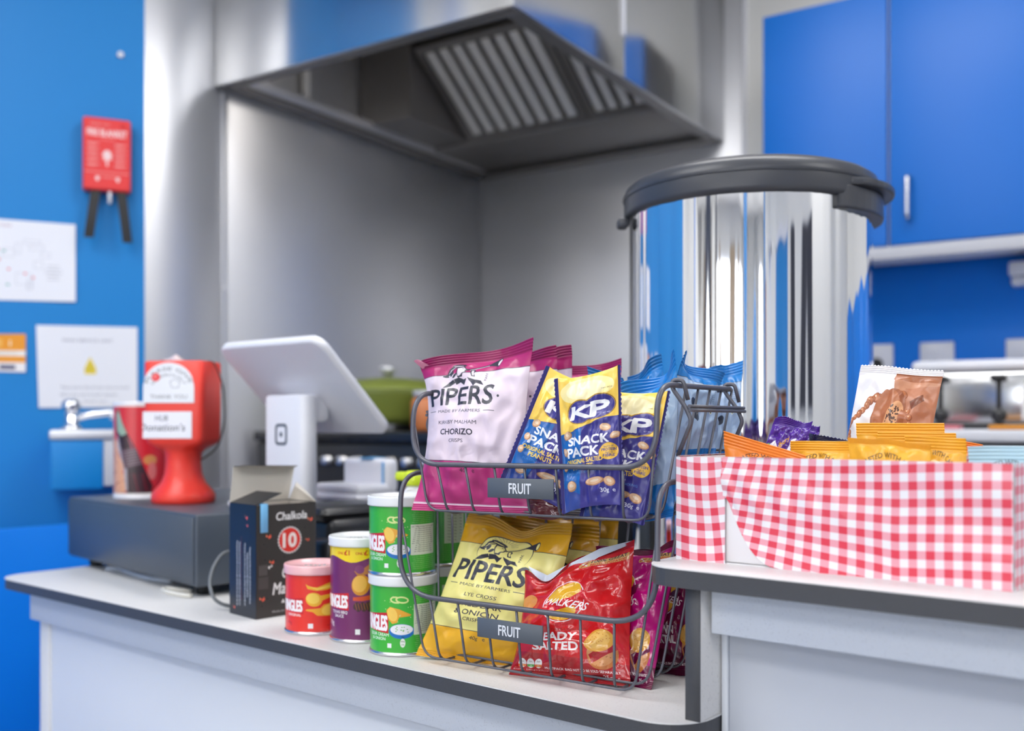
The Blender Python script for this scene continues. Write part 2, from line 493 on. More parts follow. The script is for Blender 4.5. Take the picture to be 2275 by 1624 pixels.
def art_peanuts():
    W, H = 400, 860
    A = Art(W, H, (60, 55, 138)); ye = (247, 206, 84)
    A.poly([(0, 0), (W, 0), (W, .36 * H), (.75 * W, .355 * H), (.45 * W, .40 * H), (.2 * W, .43 * H), (0, .44 * H)], ye)
    A.ell(W * .5, H * .12, W * .42, H * .10, (250, 232, 160)); A.ell(W * .5, H * .12, W * .30, H * .07, (252, 240, 190))  # pale highlight painted into the yellow head
    A.poly([(0, .44 * H), (.2 * W, .43 * H), (.45 * W, .41 * H), (.42 * W, .62 * H), (.34 * W, .9 * H), (0, .8 * H)], (28, 100, 178))
    A.poly([(0, .8 * H), (.34 * W, .9 * H), (.3 * W, H), (0, H)], (48, 72, 152))
    A.rect(0, 0, W * .055, H, (66, 60, 140)); A.rect(W * .965, 0, W, H, (66, 60, 140))
    bl = (58, 52, 138)
    for g, c in ((9, (240, 190, 60)), (5, (60, 40, 40)), (2, (235, 190, 90)), (0, bl)):
        A.ell(W * .42, H * .285, W * .20 + g, H * .085 + g, c); A.ell(W * .70, H * .265, W * .22 + g, H * .085 + g, c)
        A.poly([(W * .4, H * .215 - g), (W * .72, H * .2 - g), (W * .72, H * .35 + g), (W * .4, H * .355 + g)], c)
    A.text('K', W * .42, H * .335, H * .095, (248, 248, 250), bold=.07, w=W * .32, shear=.12)
    A.text('P', W * .70, H * .33, H * .105, (248, 248, 250), bold=.07, w=W * .26, shear=.05)
    A.text('EST 1853', W * .80, H * .325, 8, (248, 248, 250), bold=.01, w=W * .1)
    A.text('THIS SIDE', W * .82, H * .145, 8, (90, 80, 40), w=W * .15)
    A.text('SNACK', W * .52, H * .535, H * .062, (245, 245, 250), bold=.055, w=W * .62, rot=.05)
    A.text('PACK', W * .43, H * .62, H * .066, (245, 245, 250), bold=.055, w=W * .50, rot=.05)
    A.text('ORIGINAL SALTED', W * .44, H * .67, H * .033, (247, 206, 84), bold=.03, w=W * .6, rot=.03)
    A.text('PEANUTS', W * .42, H * .715, H * .034, (247, 206, 84), bold=.03, w=W * .34, rot=.03)
    A.text('FOR ON-THE-GO SNACKING', W * .5, H * .748, H * .018, (90, 150, 215), bold=.01, w=W * .62)
    A.ell(W * .82, H * .61, W * .13, H * .062, (238, 190, 70))
    A.text('PROTEIN', W * .82, H * .607, H * .02, bl, bold=.02, w=W * .2); A.text('FIBRE', W * .82, H * .65, H * .02, bl, bold=.02, w=W * .15)
    A.text('Source of', W * .82, H * .58, H * .012, bl, w=W * .14); A.text('High in', W * .82, H * .625, H * .012, bl, w=W * .1)
    def nut(x, y, rx, ry, rot):
        A.ell(x * W, y * H, rx, ry, (196, 140, 96), rot); A.ell(x * W - 2, y * H - 3, rx * .88, ry * .8, (232, 190, 150), rot)
        A.ell(x * W, y * H - 4, rx * .5, ry * .3, (246, 222, 196), rot)
    nut(.78, .43, 34, 24, .4); nut(.92, .50, 28, 20, -.6); nut(.2, .45, 22, 30, .5); nut(.14, .57, 20, 28, -.3)
    nut(.60, .82, 58, 26, -.1); nut(.82, .83, 36, 30, .5); nut(.22, .83, 30, 34, .3); nut(.13, .68, 18, 26, 0)
    A.text('30g', W * .74, H * .905, H * .03, (240, 240, 245), bold=.03)
    A.text('e', W * .88, H * .905, H * .03, (240, 240, 245))
    return A

def art_multipack(base, dark, name1, name2, sun=(232, 178, 40)):
    W, H = 620, 860
    A = Art(W, H, base)
    A.rect(0, 0, W, .045 * H, dark)
    A.poly([(0, .78 * H), (W, .86 * H), (W, H), (0, H)], dark)
    A.poly([(0, .05 * H), (W * .14, .2 * H), (W * .1, .6 * H), (0, .8 * H)], dark, .6)
    # pill with flag
    A.ell(W * .56, H * .105, 24, 22, (214, 170, 100)); A.rect(W * .56, H * .08, W * .97, H * .13, (214, 170, 100))
    A.line([(W * .54, H * .09), (W * .60, H * .12)], 8, (235, 235, 240)); A.line([(W * .54, H * .12), (W * .60, H * .09)], 8, (190, 30, 50))
    A.text('100% GREAT', W * .79, H * .102, 19, (50, 30, 60), bold=.04, w=W * .32)
    A.text('BRITISH POTATOES', W * .79, H * .127, 15, (200, 40, 30), bold=.03, w=W * .32)
    A.text('100% GREAT POTATOES', W * .30, H * .19, 11, (200, 120, 60), w=W * .34); A.text('REAL POTATOES MADE BRITISH', W * .32, H * .22, 11, (200, 120, 60), w=W * .34)
    # round sun mark with a name ribbon
    cx, cy = W * .45, H * .39
    A.ell(cx, cy, 122, 142, (240, 235, 235), .1); A.ell(cx, cy, 116, 136, base, .1)
    A.ell(cx, cy - 62, 96, 66, sun, -.2); A.ell(cx - 10, cy + 66, 88, 62, sun, .15)
    A.poly([(cx - 150, cy + 34), (cx + 40, cy - 20), (cx + 130, cy - 70), (cx + 140, cy - 6), (cx + 60, cy + 42), (cx - 130, cy + 80)], dark if dark[0] < 120 else (206, 22, 30))
    A.text('WALKERS', cx - 2, cy + 34, 48, (245, 242, 242), bold=.02, w=W * .43, shear=.3, rot=.32)
    A.text('FARM GROWN', W * .52, H * .62, 15, (150, 40, 30), w=W * .3)
    A.text(name1, W * .40, H * .695, 52, (245, 240, 240), bold=.05, w=W * .34)
    A.text(name2, W * .40, H * .77, 52, (245, 240, 240), bold=.05, w=W * .40)
    # crisp over potato
    A.ell(W * .80, H * .80, 76, 90, (196, 118, 62), .3); A.ell(W * .79, H * .79, 66, 80, (214, 150, 96), .3)
    A.poly([(W * .69, H * .80), (W * .90, H * .70), (W * .92, H * .76), (W * .71, H * .86)], dark)
    A.ell(W * .78, H * .70, 78, 66, (226, 164, 62), -.5); A.ell(W * .775, H * .695, 64, 50, (240, 190, 96), -.5)
    for q in range(26):
        a, b = random.random() * 6.28, random.random() ** .5
        A.ell(W * .78 + math.cos(a) * b * 60, H * .70 + math.sin(a) * b * 48, 3, 3, (206, 134, 50))
    for q in range(14):
        a, b = random.random() * 6.28, random.random() ** .5
        A.ell(W * .80 + math.cos(a) * b * 50, H * .83 + math.sin(a) * b * 50, 3, 2, (160, 90, 50))
    A.ell(W * .08, H * .34, 50, 70, (226, 150, 70), .3); A.ell(W * .06, H * .62, 40, 36, (230, 160, 70), 0)
    for i, c in enumerate(((226, 120, 50), (70, 160, 60), (226, 120, 50))):
        x = W * (.10 + .075 * i)
        A.ell(x, H * .885, 22, 34, (238, 236, 236)); A.rect(x - 20, H * .895, x + 20, H * .915, c)
        A.text(('Fat', 'Sat', 'Salt')[i], x, H * .875, 10, (90, 60, 60)); A.text(('4%', '2%', '5%')[i], x, H * .911, 9, (250, 250, 250), bold=.02)
    A.text('Energy 546kJ/131kcal', W * .18, H * .945, 9, (240, 220, 220), w=W * .30)
    A.text('MULTIPACK BAG NOT TO BE SOLD SEPARATELY', W * .62, H * .925, 14, (245, 240, 240), bold=.02, w=W * .62)
    A.text('25g', W * .82, H * .965, 22, (245, 240, 240), bold=.02); A.text('e', W * .91, H * .965, 20, (245, 240, 240))
    return A

def TX(th): return (th + 180) / 360 * 1440

def art_can(base, kind):
    W, H = 1440, (700 if kind == 'purple' else 480)
    A = Art(W, H, base)
    def banner(xr, y0, y1, flavour, fy):
        x0 = xr - 250
        A.poly([(x0, y0 + 12), (xr, y0 - 14), (xr, y1 + 16), (x0, y1 - 6)], (205, 25, 40))
        A.text('PRINGLES', x0 + 122, y1 - 4, (y1 - y0) * .86, (248, 245, 245), bold=.06, w=234)
        for i, f in enumerate(flavour):
            A.text(f, x0 + 165, fy + i * 28, 20, (240, 245, 240), bold=.03)
    wht = (238, 238, 240)
    if kind == 'green':
        banner(TX(-27), 218, 330, ['SOUR CREAM', '& ONION'], 366)
        for dx, w in ((-16, 40), (6, 46)):
            A.ell(TX(-6) + dx * 2, 118, w, 24, (222, 232, 150), .1); A.ell(TX(-6) + dx * 2, 118, w - 12, 13, base, .1)
        A.poly([(TX(-31), 190), (TX(-24), 165), (TX(-8), 180), (TX(13), 218), (TX(10), 228), (TX(-8), 236), (TX(-12), 272), (TX(-20), 280), (TX(-27), 250)], (236, 170, 50))
        A.ell(TX(-20), 216, 34, 48, (248, 204, 92), -.4)
        A.ell(TX(-4), 330, 88, 50, (20, 110, 190)); A.ell(TX(-4), 318, 78, 36, (238, 238, 244))
        for q in range(12): A.ell(TX(-4) + random.uniform(-46, 46), 318 + random.uniform(-18, 18), 5, 3, (110, 180, 80))
        for q in range(16): A.ell(TX(random.uniform(-34, 20)), random.uniform(80, 300), 4, 3, (200, 225, 150))
        A.ell(TX(-2), 408, 18, 30, (230, 235, 228)); A.text('376kJ', TX(-2), 402, 9, (60, 90, 60)); A.text('11%', TX(-2), 424, 9, (60, 90, 60)); A.text('40g', TX(-2), 372, 10, (20, 60, 20))
        A.rect(TX(-29), 412, TX(-29) + 30, 442, wht)
        # back of pack: small print and the food table
        x0 = TX(17)
        for r in range(34):
            if 150 < 22 + r * 13 < 356: continue
            A.text('maize starch wheat flour onion powder salt oils', x0 + 110, 22 + r * 13, 7, (196, 226, 170), w=206 - (r * 37 % 30))
        A.rect(x0, 150, x0 + 216, 356, (222, 230, 210))
        for r in range(13):
            A.text('per 100g energy kcal fat sugars', x0 + 106, 168 + r * 14, 8, (90, 100, 80), w=196 - (r * 53 % 60))
        x0 = TX(78)
        for r in range(34):
            A.text('ingredients potato maize oil yeast whey', x0 + 118, 22 + r * 13, 7, (196, 226, 170), w=220 - (r * 41 % 40))
        A.rect(x0 + 40, 90, x0 + 210, 330, (206, 222, 196))
        for r in range(10):
            for c in range(3): A.text('%d,%dg' % (r * 7 % 9 + 1, c * 3 + r % 4), x0 + 76 + 50 * c, 112 + r * 22, 9, (60, 100, 60))
    elif kind == 'red':
        banner(TX(-24), 222, 318, ['ORIGINAL'], 354)
        A.poly([(TX(-20), 96), (TX(-12), 120), (TX(2), 124), (TX(16), 104), (TX(30), 84), (TX(34), 130), (TX(20), 148), (TX(0), 152), (TX(-16), 136)], (238, 176, 40))
        A.poly([(TX(-18), 108), (TX(2), 132), (TX(30), 104), (TX(30), 128), (TX(2), 146)], (250, 214, 90))
        A.ell(TX(-4), 220, 62, 54, (240, 182, 46), .3); A.ell(TX(-6), 212, 50, 40, (250, 212, 90), .3)
        A.poly([(TX(6), 190), (TX(34), 178), (TX(34), 196), (TX(10), 232)], (240, 182, 46))
        A.poly([(TX(-18), 296), (TX(8), 288), (TX(14), 262), (TX(40), 240), (TX(44), 320), (TX(26), 352), (TX(2), 346), (TX(-6), 318), (TX(-20), 306)], (238, 174, 44))
        A.ell(TX(24), 304, 56, 40, (250, 208, 88), -.3)
        A.rect(TX(-15), 408, TX(-15) + 38, 446, wht)
        A.ell(TX(33), 380, 16, 32, wht); A.text('per 40g 213kcal', TX(30), 428, 8, (120, 20, 20))
        A.text('40g', TX(-58), 420, 26, (160, 20, 20))
    elif kind == 'purple':
        A.poly([(0, 0), (W, 0), (W, 110)] + [(x, 118 + 22 * math.cos(x / 1440 * 2 * PI * 4 + 1.2)) for x in range(1440, -1, -40)], (246, 214, 20))
        for t in (-124, -88, -31, 6, 44): A.text('ONLY', TX(t) - 34, 82, 18, (200, 50, 20), bold=.03); A.text('£1', TX(t) + 14, 86, 34, (200, 50, 20), bold=.05)
        banner(TX(-24), 372, 470, ['TEXAS BBQ', 'SAUCE'], 510)
        A.ell(TX(-2), 300, 66, 76, (222, 146, 40), .2); A.ell(TX(-4), 292, 52, 60, (242, 184, 80), .2)
        A.poly([(TX(-14), 200), (TX(0), 190), (TX(14), 150), (TX(24), 210), (TX(10), 224), (TX(-8), 232)], (190, 120, 60))
        A.ell(TX(-4), 188, 34, 30, (130, 60, 110), .2)
        A.poly([(TX(-16), 388), (TX(6), 380), (TX(30), 364), (TX(30), 400), (TX(0), 416), (TX(-16), 412)], (216, 80, 40))
        for q in range(7): A.ell(TX(-10 + q * 5), 450 + q % 2 * 14, 20, 30, (70, 40, 46), .4); 
        for q in range(7): A.line([(TX(-12 + q * 5), 430), (TX(-9 + q * 5), 480)], 5, (160, 90, 50))
        A.rect(TX(-12), 618, TX(-12) + 36, 656, wht)
        A.text('70g', TX(-68), 600, 34, wht)
    return A

def art_chalk_front():
    W, H = 460, 756
    A = Art(W, H, (52, 48, 46)); wht = (240, 240, 240)  # black card ground raised and browned to imitate reflected light on this face
    for q in range(26):
        x, y = random.uniform(20, W - 20), random.uniform(90, H - 30)
        A.ell(x, y, 12, 14, (62, 59, 58)); A.ell(x, y, 9, 11, (40, 37, 36))
    for i in range(4): A.rect(22 + i * 16, 400, 32 + i * 16, 470, (96, 92, 90))
    A.rect(16, 480, 90, 560, (74, 70, 68))
    A.text('Chalkola', W * .58, 108, 52, wht, bold=.035, w=240, shear=.12)
    A.ell(W * .55, 248, 92, 92, wht)
    for q in range(26):
        a = q / 26 * 2 * PI; A.line([(W * .55 + 84 * math.cos(a), 248 + 84 * math.sin(a)), (W * .55 + 94 * math.cos(a), 248 + 94 * math.sin(a))], 6, (40, 37, 36))
    A.ell(W * .55, 248, 82, 82, (222, 46, 34))
    A.text('10', W * .55, 294, 92, (250, 235, 230), bold=.06, w=100)
    A.text('Chalk', W * .60, 500, 78, wht, bold=.02, w=170, shear=.15)
    A.text('Markers', W * .56, 606, 78, wht, bold=.02, w=270, shear=.15)
    A.poly([(188, 668), (202, 640), (216, 668)], wht); A.text('ALL SURFACES', W * .68, 668, 24, (200, 198, 196), w=170)
    A.text('Works on all non-porous surfaces', W * .58, 726, 13, (230, 230, 230), w=300)
    for (x, y, s) in ((410, 118, 1), (88, 214, 1), (112, 388, .9), (40, 628, 1), (390, 258, .7)):
        A.poly([(x, y), (x + 20 * s, y - 16 * s), (x + 24 * s, y + 4 * s), (x + 6 * s, y + 16 * s)], (240, 96, 70)); A.poly([(x, y), (x - 14 * s, y - 18 * s), (x - 16 * s, y + 2 * s)], (250, 130, 90))
    A.ell(96, 420, 8, 10, wht); A.ell(114, 412, 6, 8, wht)
    return A

def art_chalk_side():
    W, H = 330, 756
    A = Art(W, H, (30, 32, 38))
    for i, (w, b) in enumerate(((440, .05), (430, .03), (0, 0), (420, .02), (300, .02), (380, .02))):
        if w: A.text('Warning keep cap closed when not in use shake well before first use made with care', 92 + i * 32, 470, 15, (205, 208, 214), bold=b, rot=PI / 2, w=w)
    for k in range(24): A.rect(148, 220 + k * 18, 152, 230 + k * 18, (150, 50, 50))
    for (x, y, s) in ((206, 88, 1.2), (216, 140, .9), (52, 705, 1)):
        A.poly([(x, y), (x + 20 * s, y - 10 * s), (x + 14 * s, y + 14 * s)], (240, 96, 80)); A.poly([(x, y), (x - 10 * s, y - 20 * s), (x - 4 * s, y)], (250, 130, 100))
    return A

def art_tin():
    W, H = 1440, 850
    A = Art(W, H, (214, 38, 52))
    def q(th, y): return (TX(th), y)
    A.rect(0, 0, W, 30, (236, 232, 230)); A.rect(0, 822, W, H, (236, 232, 230))
    for i in range(26): A.rect(i * 60, 30, i * 60 + 8, 822, (198, 30, 44), .5)
    A.poly([q(-84, 30), q(-90, 820), q(-40, 820), q(-52, 600), q(-64, 430)], (214, 150, 116))
    for (a, y, rx, ry) in ((-62, 420, 40, 90), (-56, 570, 70, 90), (-58, 690, 96, 60), (-46, 770, 90, 50), (-58, 500, 30, 50)):
        A.ell(TX(a), y, rx + 4, ry + 4, (176, 100, 76)); A.ell(TX(a), y, rx, ry, (232, 172, 136), -.3)
    A.poly([q(-62, 90), q(-50, 86), q(-44, 160), q(-28, 280), q(-8, 430), q(10, 620), q(26, 760), q(22, 822), q(-30, 822), q(-38, 600), q(-46, 430), q(-62, 260)], (52, 26, 34))
    A.poly([q(-62, 90), q(-50, 86), q(-44, 160), q(-30, 276), q(-44, 300), q(-58, 260)], (152, 180, 160))
    A.poly([q(-58, 60), q(-51, 60), q(-50, 92), q(-61, 92)], (120, 140, 110))
    A.poly([q(-56, 270), q(-46, 420), q(-30, 560), q(-28, 800), q(-33, 800), q(-40, 560), q(-58, 400)], (176, 168, 176))
    for k in range(5): A.line([q(-24 + k * 9, 640), q(-14 + k * 9, 815)], 9, (140, 34, 56) if k % 2 else (92, 40, 52))
    A.poly([q(-46, 430), q(-12, 400), q(2, 560), q(-36, 600)], (96, 70, 80))
    for k in range(6): A.line([q(-40 + k * 2, 450 + k * 24), q(-8 + k * 2, 425 + k * 24)], 5, (150, 134, 142))
    A.poly([q(-30, 300), q(-22, 340), q(-14, 420), q(-20, 420)], (150, 40, 70))
    A.ell(TX(20), 520, 60, 46, (220, 150, 90)); A.ell(TX(24), 620, 40, 80, (226, 120, 120))
    return A

def art_blanket():
    W, H = 340, 520
    A = Art(W, H, (236, 60, 60)); w = (246, 214, 214)
    A.text('EMERGENCY SAFETY', 120, 44, 12, w, w=150); A.text('FIRE BLANKET', W / 2, 126, 50, w, bold=.05, w=300)
    A.ell(290, 40, 22, 20, (214, 30, 36))
    A.text('1.1m x 1.1m', W / 2, 156, 14, w, w=100)
    for i in range(5):
        for x in (66, 272):
            A.rect(x - 44, 180 + i * 40, x + 44, 184 + i * 40, w); A.rect(x - 44, 190 + i * 40, x + 20, 193 + i * 40, w)
    A.ell(W / 2, 268, 34, 38, w); A.poly([(140, 310), (180, 240), (206, 300)], w); A.ell(W / 2, 330, 8, 24, w)
    A.rect(0, 396, W, 399, w); A.text('PULL TAPES DOWN', W / 2, 440, 13, w, w=150)
    for x in (96, 250): A.poly([(x - 14, 430), (x + 14, 430), (x + 14, 452), (x, 470), (x - 14, 452)], w)
    return A

def art_plan():
    W, H = 760, 540
    A = Art(W, H, (238, 240, 248)); random.seed(5)
    A.text('FIRE PLAN', 300, 48, 18, (190, 150, 160)); A.rect(0, 30, 96, 50, (60, 170, 110))
    for i in range(16):
        x, y = random.uniform(40, 600), random.uniform(110, 440)
        w, h = random.uniform(30, 110), random.uniform(24, 80)
        for e in ([(x, y), (x + w, y)], [(x + w, y), (x + w, y + h)], [(x, y + h), (x + w, y + h)], [(x, y), (x, y + h)]): A.line(e, 2, (178, 180, 192))
    for i in range(10):
        x, y = random.uniform(150, 520), random.uniform(90, 400); A.ell(x, y, 9, 7, (230, 90, 110))
    for i in range(6):
        x, y = random.uniform(120, 460), random.uniform(90, 460); A.rect(x, y, x + 22, y + 9, (80, 170, 150))
    for i in range(5): A.text('assembly point', 620, 300 + i * 24, 9, (140, 140, 150))
    return A

def art_notice():
    W, H = 760, 560
    A = Art(W, H, (236, 238, 246))
    A.text('MAIN SERVICE UNIT', W * .5, 110, 22, (140, 142, 156), w=380)
    A.poly([(W * .52 - 44, 330), (W * .52 + 44, 330), (W * .52 + 44, 290), (W * .52, 212), (W * .52 - 44, 290)], (232, 208, 60)); A.rect(W * .52 - 34, 300, W * .52 + 34, 304, (120, 110, 40))
    A.text('!', W * .52, 290, 34, (120, 110, 40), bold=.03)
    A.text('Please ensure that all main units are turned', W * .57, 430, 20, (150, 152, 166), w=520)
    A.text('off at the end of each session', W * .5, 480, 20, (150, 152, 166), w=440)
    A.text('thank you', W * .56, 524, 18, (160, 162, 176), w=180)
    return A

def art_leaflet():
    A = Art(300, 320, (238, 156, 40))
    A.rect(0, 140, 300, 186, (240, 236, 230)); A.rect(0, 240, 300, 320, (240, 236, 236)); A.rect(150, 262, 240, 300, (90, 90, 120))
    A.text('SAFE', 90, 100, 50, (252, 214, 120), bold=.03); A.text('i', 210, 100, 50, (252, 236, 200), bold=.05)
    for i in range(3): A.rect(20, 150 + i * 10, 250, 153 + i * 10, (210, 190, 170))
    return A

def art_biscuit(base, pale, ink):
    W, H = 560, 620
    A = Art(W, H, base)
    A.text('CRAFTED WITH CARE', W * .5, H * .155, 27, ink, bold=.02, w=400, arc=260)
    A.ell(W * .5, H * .46, 165, 165, pale); A.ell(W * .47, H * .43, 130, 130, tuple(min(255, c + 10) for c in pale))
    for q in range(14):
        a, b = q * 2.4, (q / 14) ** .5
        A.ell(W * .5 + math.cos(a) * b * 130, H * .44 + math.sin(a) * b * 130, 8, 6, (206, 120, 90) if q % 3 else (190, 60, 60))
    return A

def art_truffle():
    W, H = 620, 760
    A = Art(W, H, (242, 241, 244)); random.seed(3)
    A.poly([(.46 * W, .05 * H), (W, .05 * H), (W, H), (.60 * W, H), (.62 * W, .6 * H)], (196, 138, 106))
    A.poly([(.62 * W, .16 * H), (W, .12 * H), (W, H), (.78 * W, H), (.70 * W, .55 * H)], (186, 122, 90))
    A.poly([(.46 * W, .045 * H), (W, .045 * H), (W, .10 * H), (.46 * W, .10 * H)], (168, 104, 70))
    def bub(x, y, r):
        A.ell(x, y, r, r, (150, 84, 50)); A.ell(x - r * .1, y - r * .15, r * .8, r * .75, (190, 118, 76)); A.ell(x - r * .3, y - r * .35, r * .25, r * .2, (236, 196, 160))
    for i in range(30):
        t = i / 29
        a = R(-70 - 120 * t)
        x = W * .50 + math.cos(a) * W * .40 * (1 + .1 * math.sin(i * 7)) - t * 90; y = H * .50 + math.sin(a) * H * .30 + t * t * 120
        bub(x, y, random.uniform(12, 34) * (1 - .4 * t))
    for i in range(8): bub(W * (.70 + .05 * math.sin(i)), H * (.34 + .045 * i), 22 - 2 * i)
    A.ell(W * .47, H * .36, 118, 150, (156, 90, 56), .4); A.ell(W * .44, H * .33, 96, 120, (182, 112, 72), .4)
    A.ell(W * .54, H * .42, 64, 124, (222, 164, 116), .25)
    for i in range(60):
        a, b = random.random() * 6.28, random.random() ** .5
        A.ell(W * .54 + math.cos(a) * b * 46, H * .42 + math.sin(a) * b * 100, random.uniform(4, 9), random.uniform(4, 9), (86, 56, 44))
    A.poly([(W * .62, H * .32), (W * .70, H * .34), (W * .66, H * .52), (W * .60, H * .50)], (170, 102, 66))
    A.poly([(W * .70, H * .26), (W * .84, H * .20), (W * .87, H * .25), (W * .74, H * .32)], (128, 74, 50))
    A.ell(W * .18, H * .86, 150, 90, (140, 82, 60)); A.ell(W * .20, H * .93, 80, 60, (242, 241, 244))
    for i in range(70):
        a = R(random.uniform(180, 350)); r = random.uniform(.62, .95)
        A.ell(W * .18 + math.cos(a) * 150 * r, H * .86 + math.sin(a) * 90 * r, 6, 5, (96, 56, 42))
    A.text('feel the bubbles melt', W * .36, H * .66, 17, (110, 110, 116), w=230, arc=190)
    A.text('GIFT', W * .86, H * .82, 34, (246, 240, 236), rot=1.2)
    return A

def art_choc():
    W, H = 420, 380
    A = Art(W, H, (84, 44, 150))
    A.poly([(0, H * .55), (W * .25, H * .42), (W * .62, H * .80), (W * .6, H), (0, H)], (240, 238, 244))
    A.poly([(W * .60, H * .95), (W * .66, H * .4), (W * .78, H * .36), (W * .72, H)], (226, 224, 240))
    A.text('Cadbury', W * .48, H * .56, 44, (232, 176, 70), bold=.02, w=170, shear=.25, rot=-.9)
    A.ell(W * .10, H * .56, 26, 34, (110, 180, 120)); A.ell(W * .10, H * .56, 19, 26, (226, 240, 226))
    A.ell(W * .26, H * .90, 70, 44, (40, 36, 60)); A.ell(W * .26, H * .92, 62, 40, (226, 70, 60))
    return A

def art_blue_back():
    W, H = 560, 820
    A = Art(W, H, (164, 190, 222)); ink = (40, 50, 70)
    A.rect(0, 0, W, .19 * H, (22, 126, 204)); A.rect(0, .19 * H, W, .19 * H + 3, ink); A.rect(0, .80 * H, W, H, (22, 120, 200))
    for (x, y) in ((.26, .40), (.34, .52)): A.ell(W * x, H * y, 40, 34, ink)
    A.ell(W * .62, H * .47, 17, 15, (236, 240, 220)); A.ell(W * .62, H * .47, 10, 9, (30, 70, 50))
    for i in range(8): A.text('potatoes sunflower oil sea salt', W * .72, H * (.24 + i * .018), 8, (90, 104, 130), w=130)
    A.rect(W * .46, H * .2, W * .463, H * .8, (140, 166, 200))
    return A

def art_plain(c1, c2):
    A = Art(300, 300, c1); A.rect(0, 130, 300, 300, c2)
    A.text('30g', 220, 260, 26, (240, 236, 236)); return A

def art_arch():
    W, H = 400, 360
    A = Art(W, H, (232, 234, 240))
    A.text('PLEASE GIVE', W * .5, 70, 30, (110, 112, 118), bold=.01, w=420, arc=170)
    A.text('GENEROUSLY', W * .5, 122, 24, (110, 112, 118), bold=.01, w=300, arc=130)
    A.ell(100, 130, 34, 38, (232, 60, 66)); A.ell(94, 122, 16, 16, (244, 120, 120))
    A.line([(210, 170), (250, 146), (288, 176), (278, 224), (226, 224), (210, 170)], 5, (140, 142, 150))
    A.text('THANK YOU', W * .5, 322, 36, (110, 110, 112), w=290)
    return A

def art_note():
    A = Art(420, 220, (236, 236, 244))
    A.text('HUB', 160, 76, 44, (40, 40, 60), w=110, shear=.1); A.text("Donation's", 165, 158, 56, (34, 34, 50), w=390, shear=.15, bold=.008)
    return A

# ================================================================== THE SETTING
HT = 2.72                       # ceiling height
AL, BB = -2.0, 2.875            # planes of the left steel wall and of the back wall
def struct(name, mb, m, label=None):
    return tag(mb.obj(name, m), label=label, kind='structure')

struct('floor', MB().box(-3.2, 3.2, -4.7, 3.0, -0.05, 0), floor_m)
struct('ceiling', MB().box(-3.2, 3.2, -4.7, 3.0, HT, HT + .05), ceil_m)
wl = struct('wall_left', MB().box(AL - .10, AL - .004, 1.49, 3.0, 0, HT), white_wall_m)
for (b0, b1) in ((1.49, 1.728), (1.732, BB)):
    MB().box(AL - .004, AL, b0, b1, 0, HT, .0008, 1).obj('steel_panel', steel, wl)
MB().box(AL, AL + .003, 1.722, 1.738, 0, HT, .001, 1).obj('seam_strip', steel, wl)
for z in (.98, 1.50): MB().cyl(0, 0, 0, .006, .006, 14, M=Matrix.Translation((AL + .003, 1.73, z)) @ Matrix.Rotation(PI / 2, 4, 'Y')).obj('screw_cap', white_plastic, wl)
wk = struct('wall_back', MB().box(AL, 3.2, BB + .004, BB + .1, 0, HT), white_wall_m)
MB().box(AL, -1.045, BB, BB + .004, 0, HT, .0008, 1).obj('steel_panel', steel, wk)
MB().box(-.93, 2.4, BB, BB + .004, .9, 1.60, .0008, 1).obj('splashback', blue_splash_m, wk)
struct('wall_right', MB().box(2.4, 2.5, -4.7, 3.0, 0, HT), white_wall_m)
struct('trim_1', MB().box(-1.045, -1.03, BB - .006, BB + .004, .9, HT, .002), white_plastic)

# blue wall left of the steel, turned towards the serving hatch
BWO = cw(-.369 * 2.34, 2.34)    # its right-hand end
BWY = R(57)
bw = empty('wall_left_blue', (BWO.x, BWO.y, 0), BWY, kind='structure')
MB().box(-1.3, 0, 0, .1, 0, HT).obj('wall_board', blue_wall_m, bw)
struct('wall_side', MB().box(-2.75, -2.65, -4.7, .5, 0, HT), white_wall_m)
struct('wall_side_panel', MB().box(-2.65, -2.645, -.9, .5, 0, HT), blue_wall_m)
struct('wall_side_panel', MB().box(-2.65, -2.645, -2.3, -1.9, 0, HT), blue_low_m)
BWd = Vector((math.cos(BWY), math.sin(BWY), 0)); BWn = Vector((-math.sin(BWY), math.cos(BWY), 0))
def onbw(x, y, off=0.0):
    """where the line of sight (x, y) meets the plane `off` in front of the blue wall -> wall coordinates"""
    o = Vector((0, 0, CZ)); d = px(x, y, 1.0) - o
    p0 = Vector((BWO.x, BWO.y, 0)) - BWn * off
    t = (p0 - o).dot(BWn) / d.dot(BWn)
    p = o + d * t
    return (p - p0).dot(BWd), p.z
def wallthing(name, off, label, cat, group=None):
    p = Vector((BWO.x, BWO.y, 0)) - BWn * off
    return empty(name, p, BWY, label, cat, group)

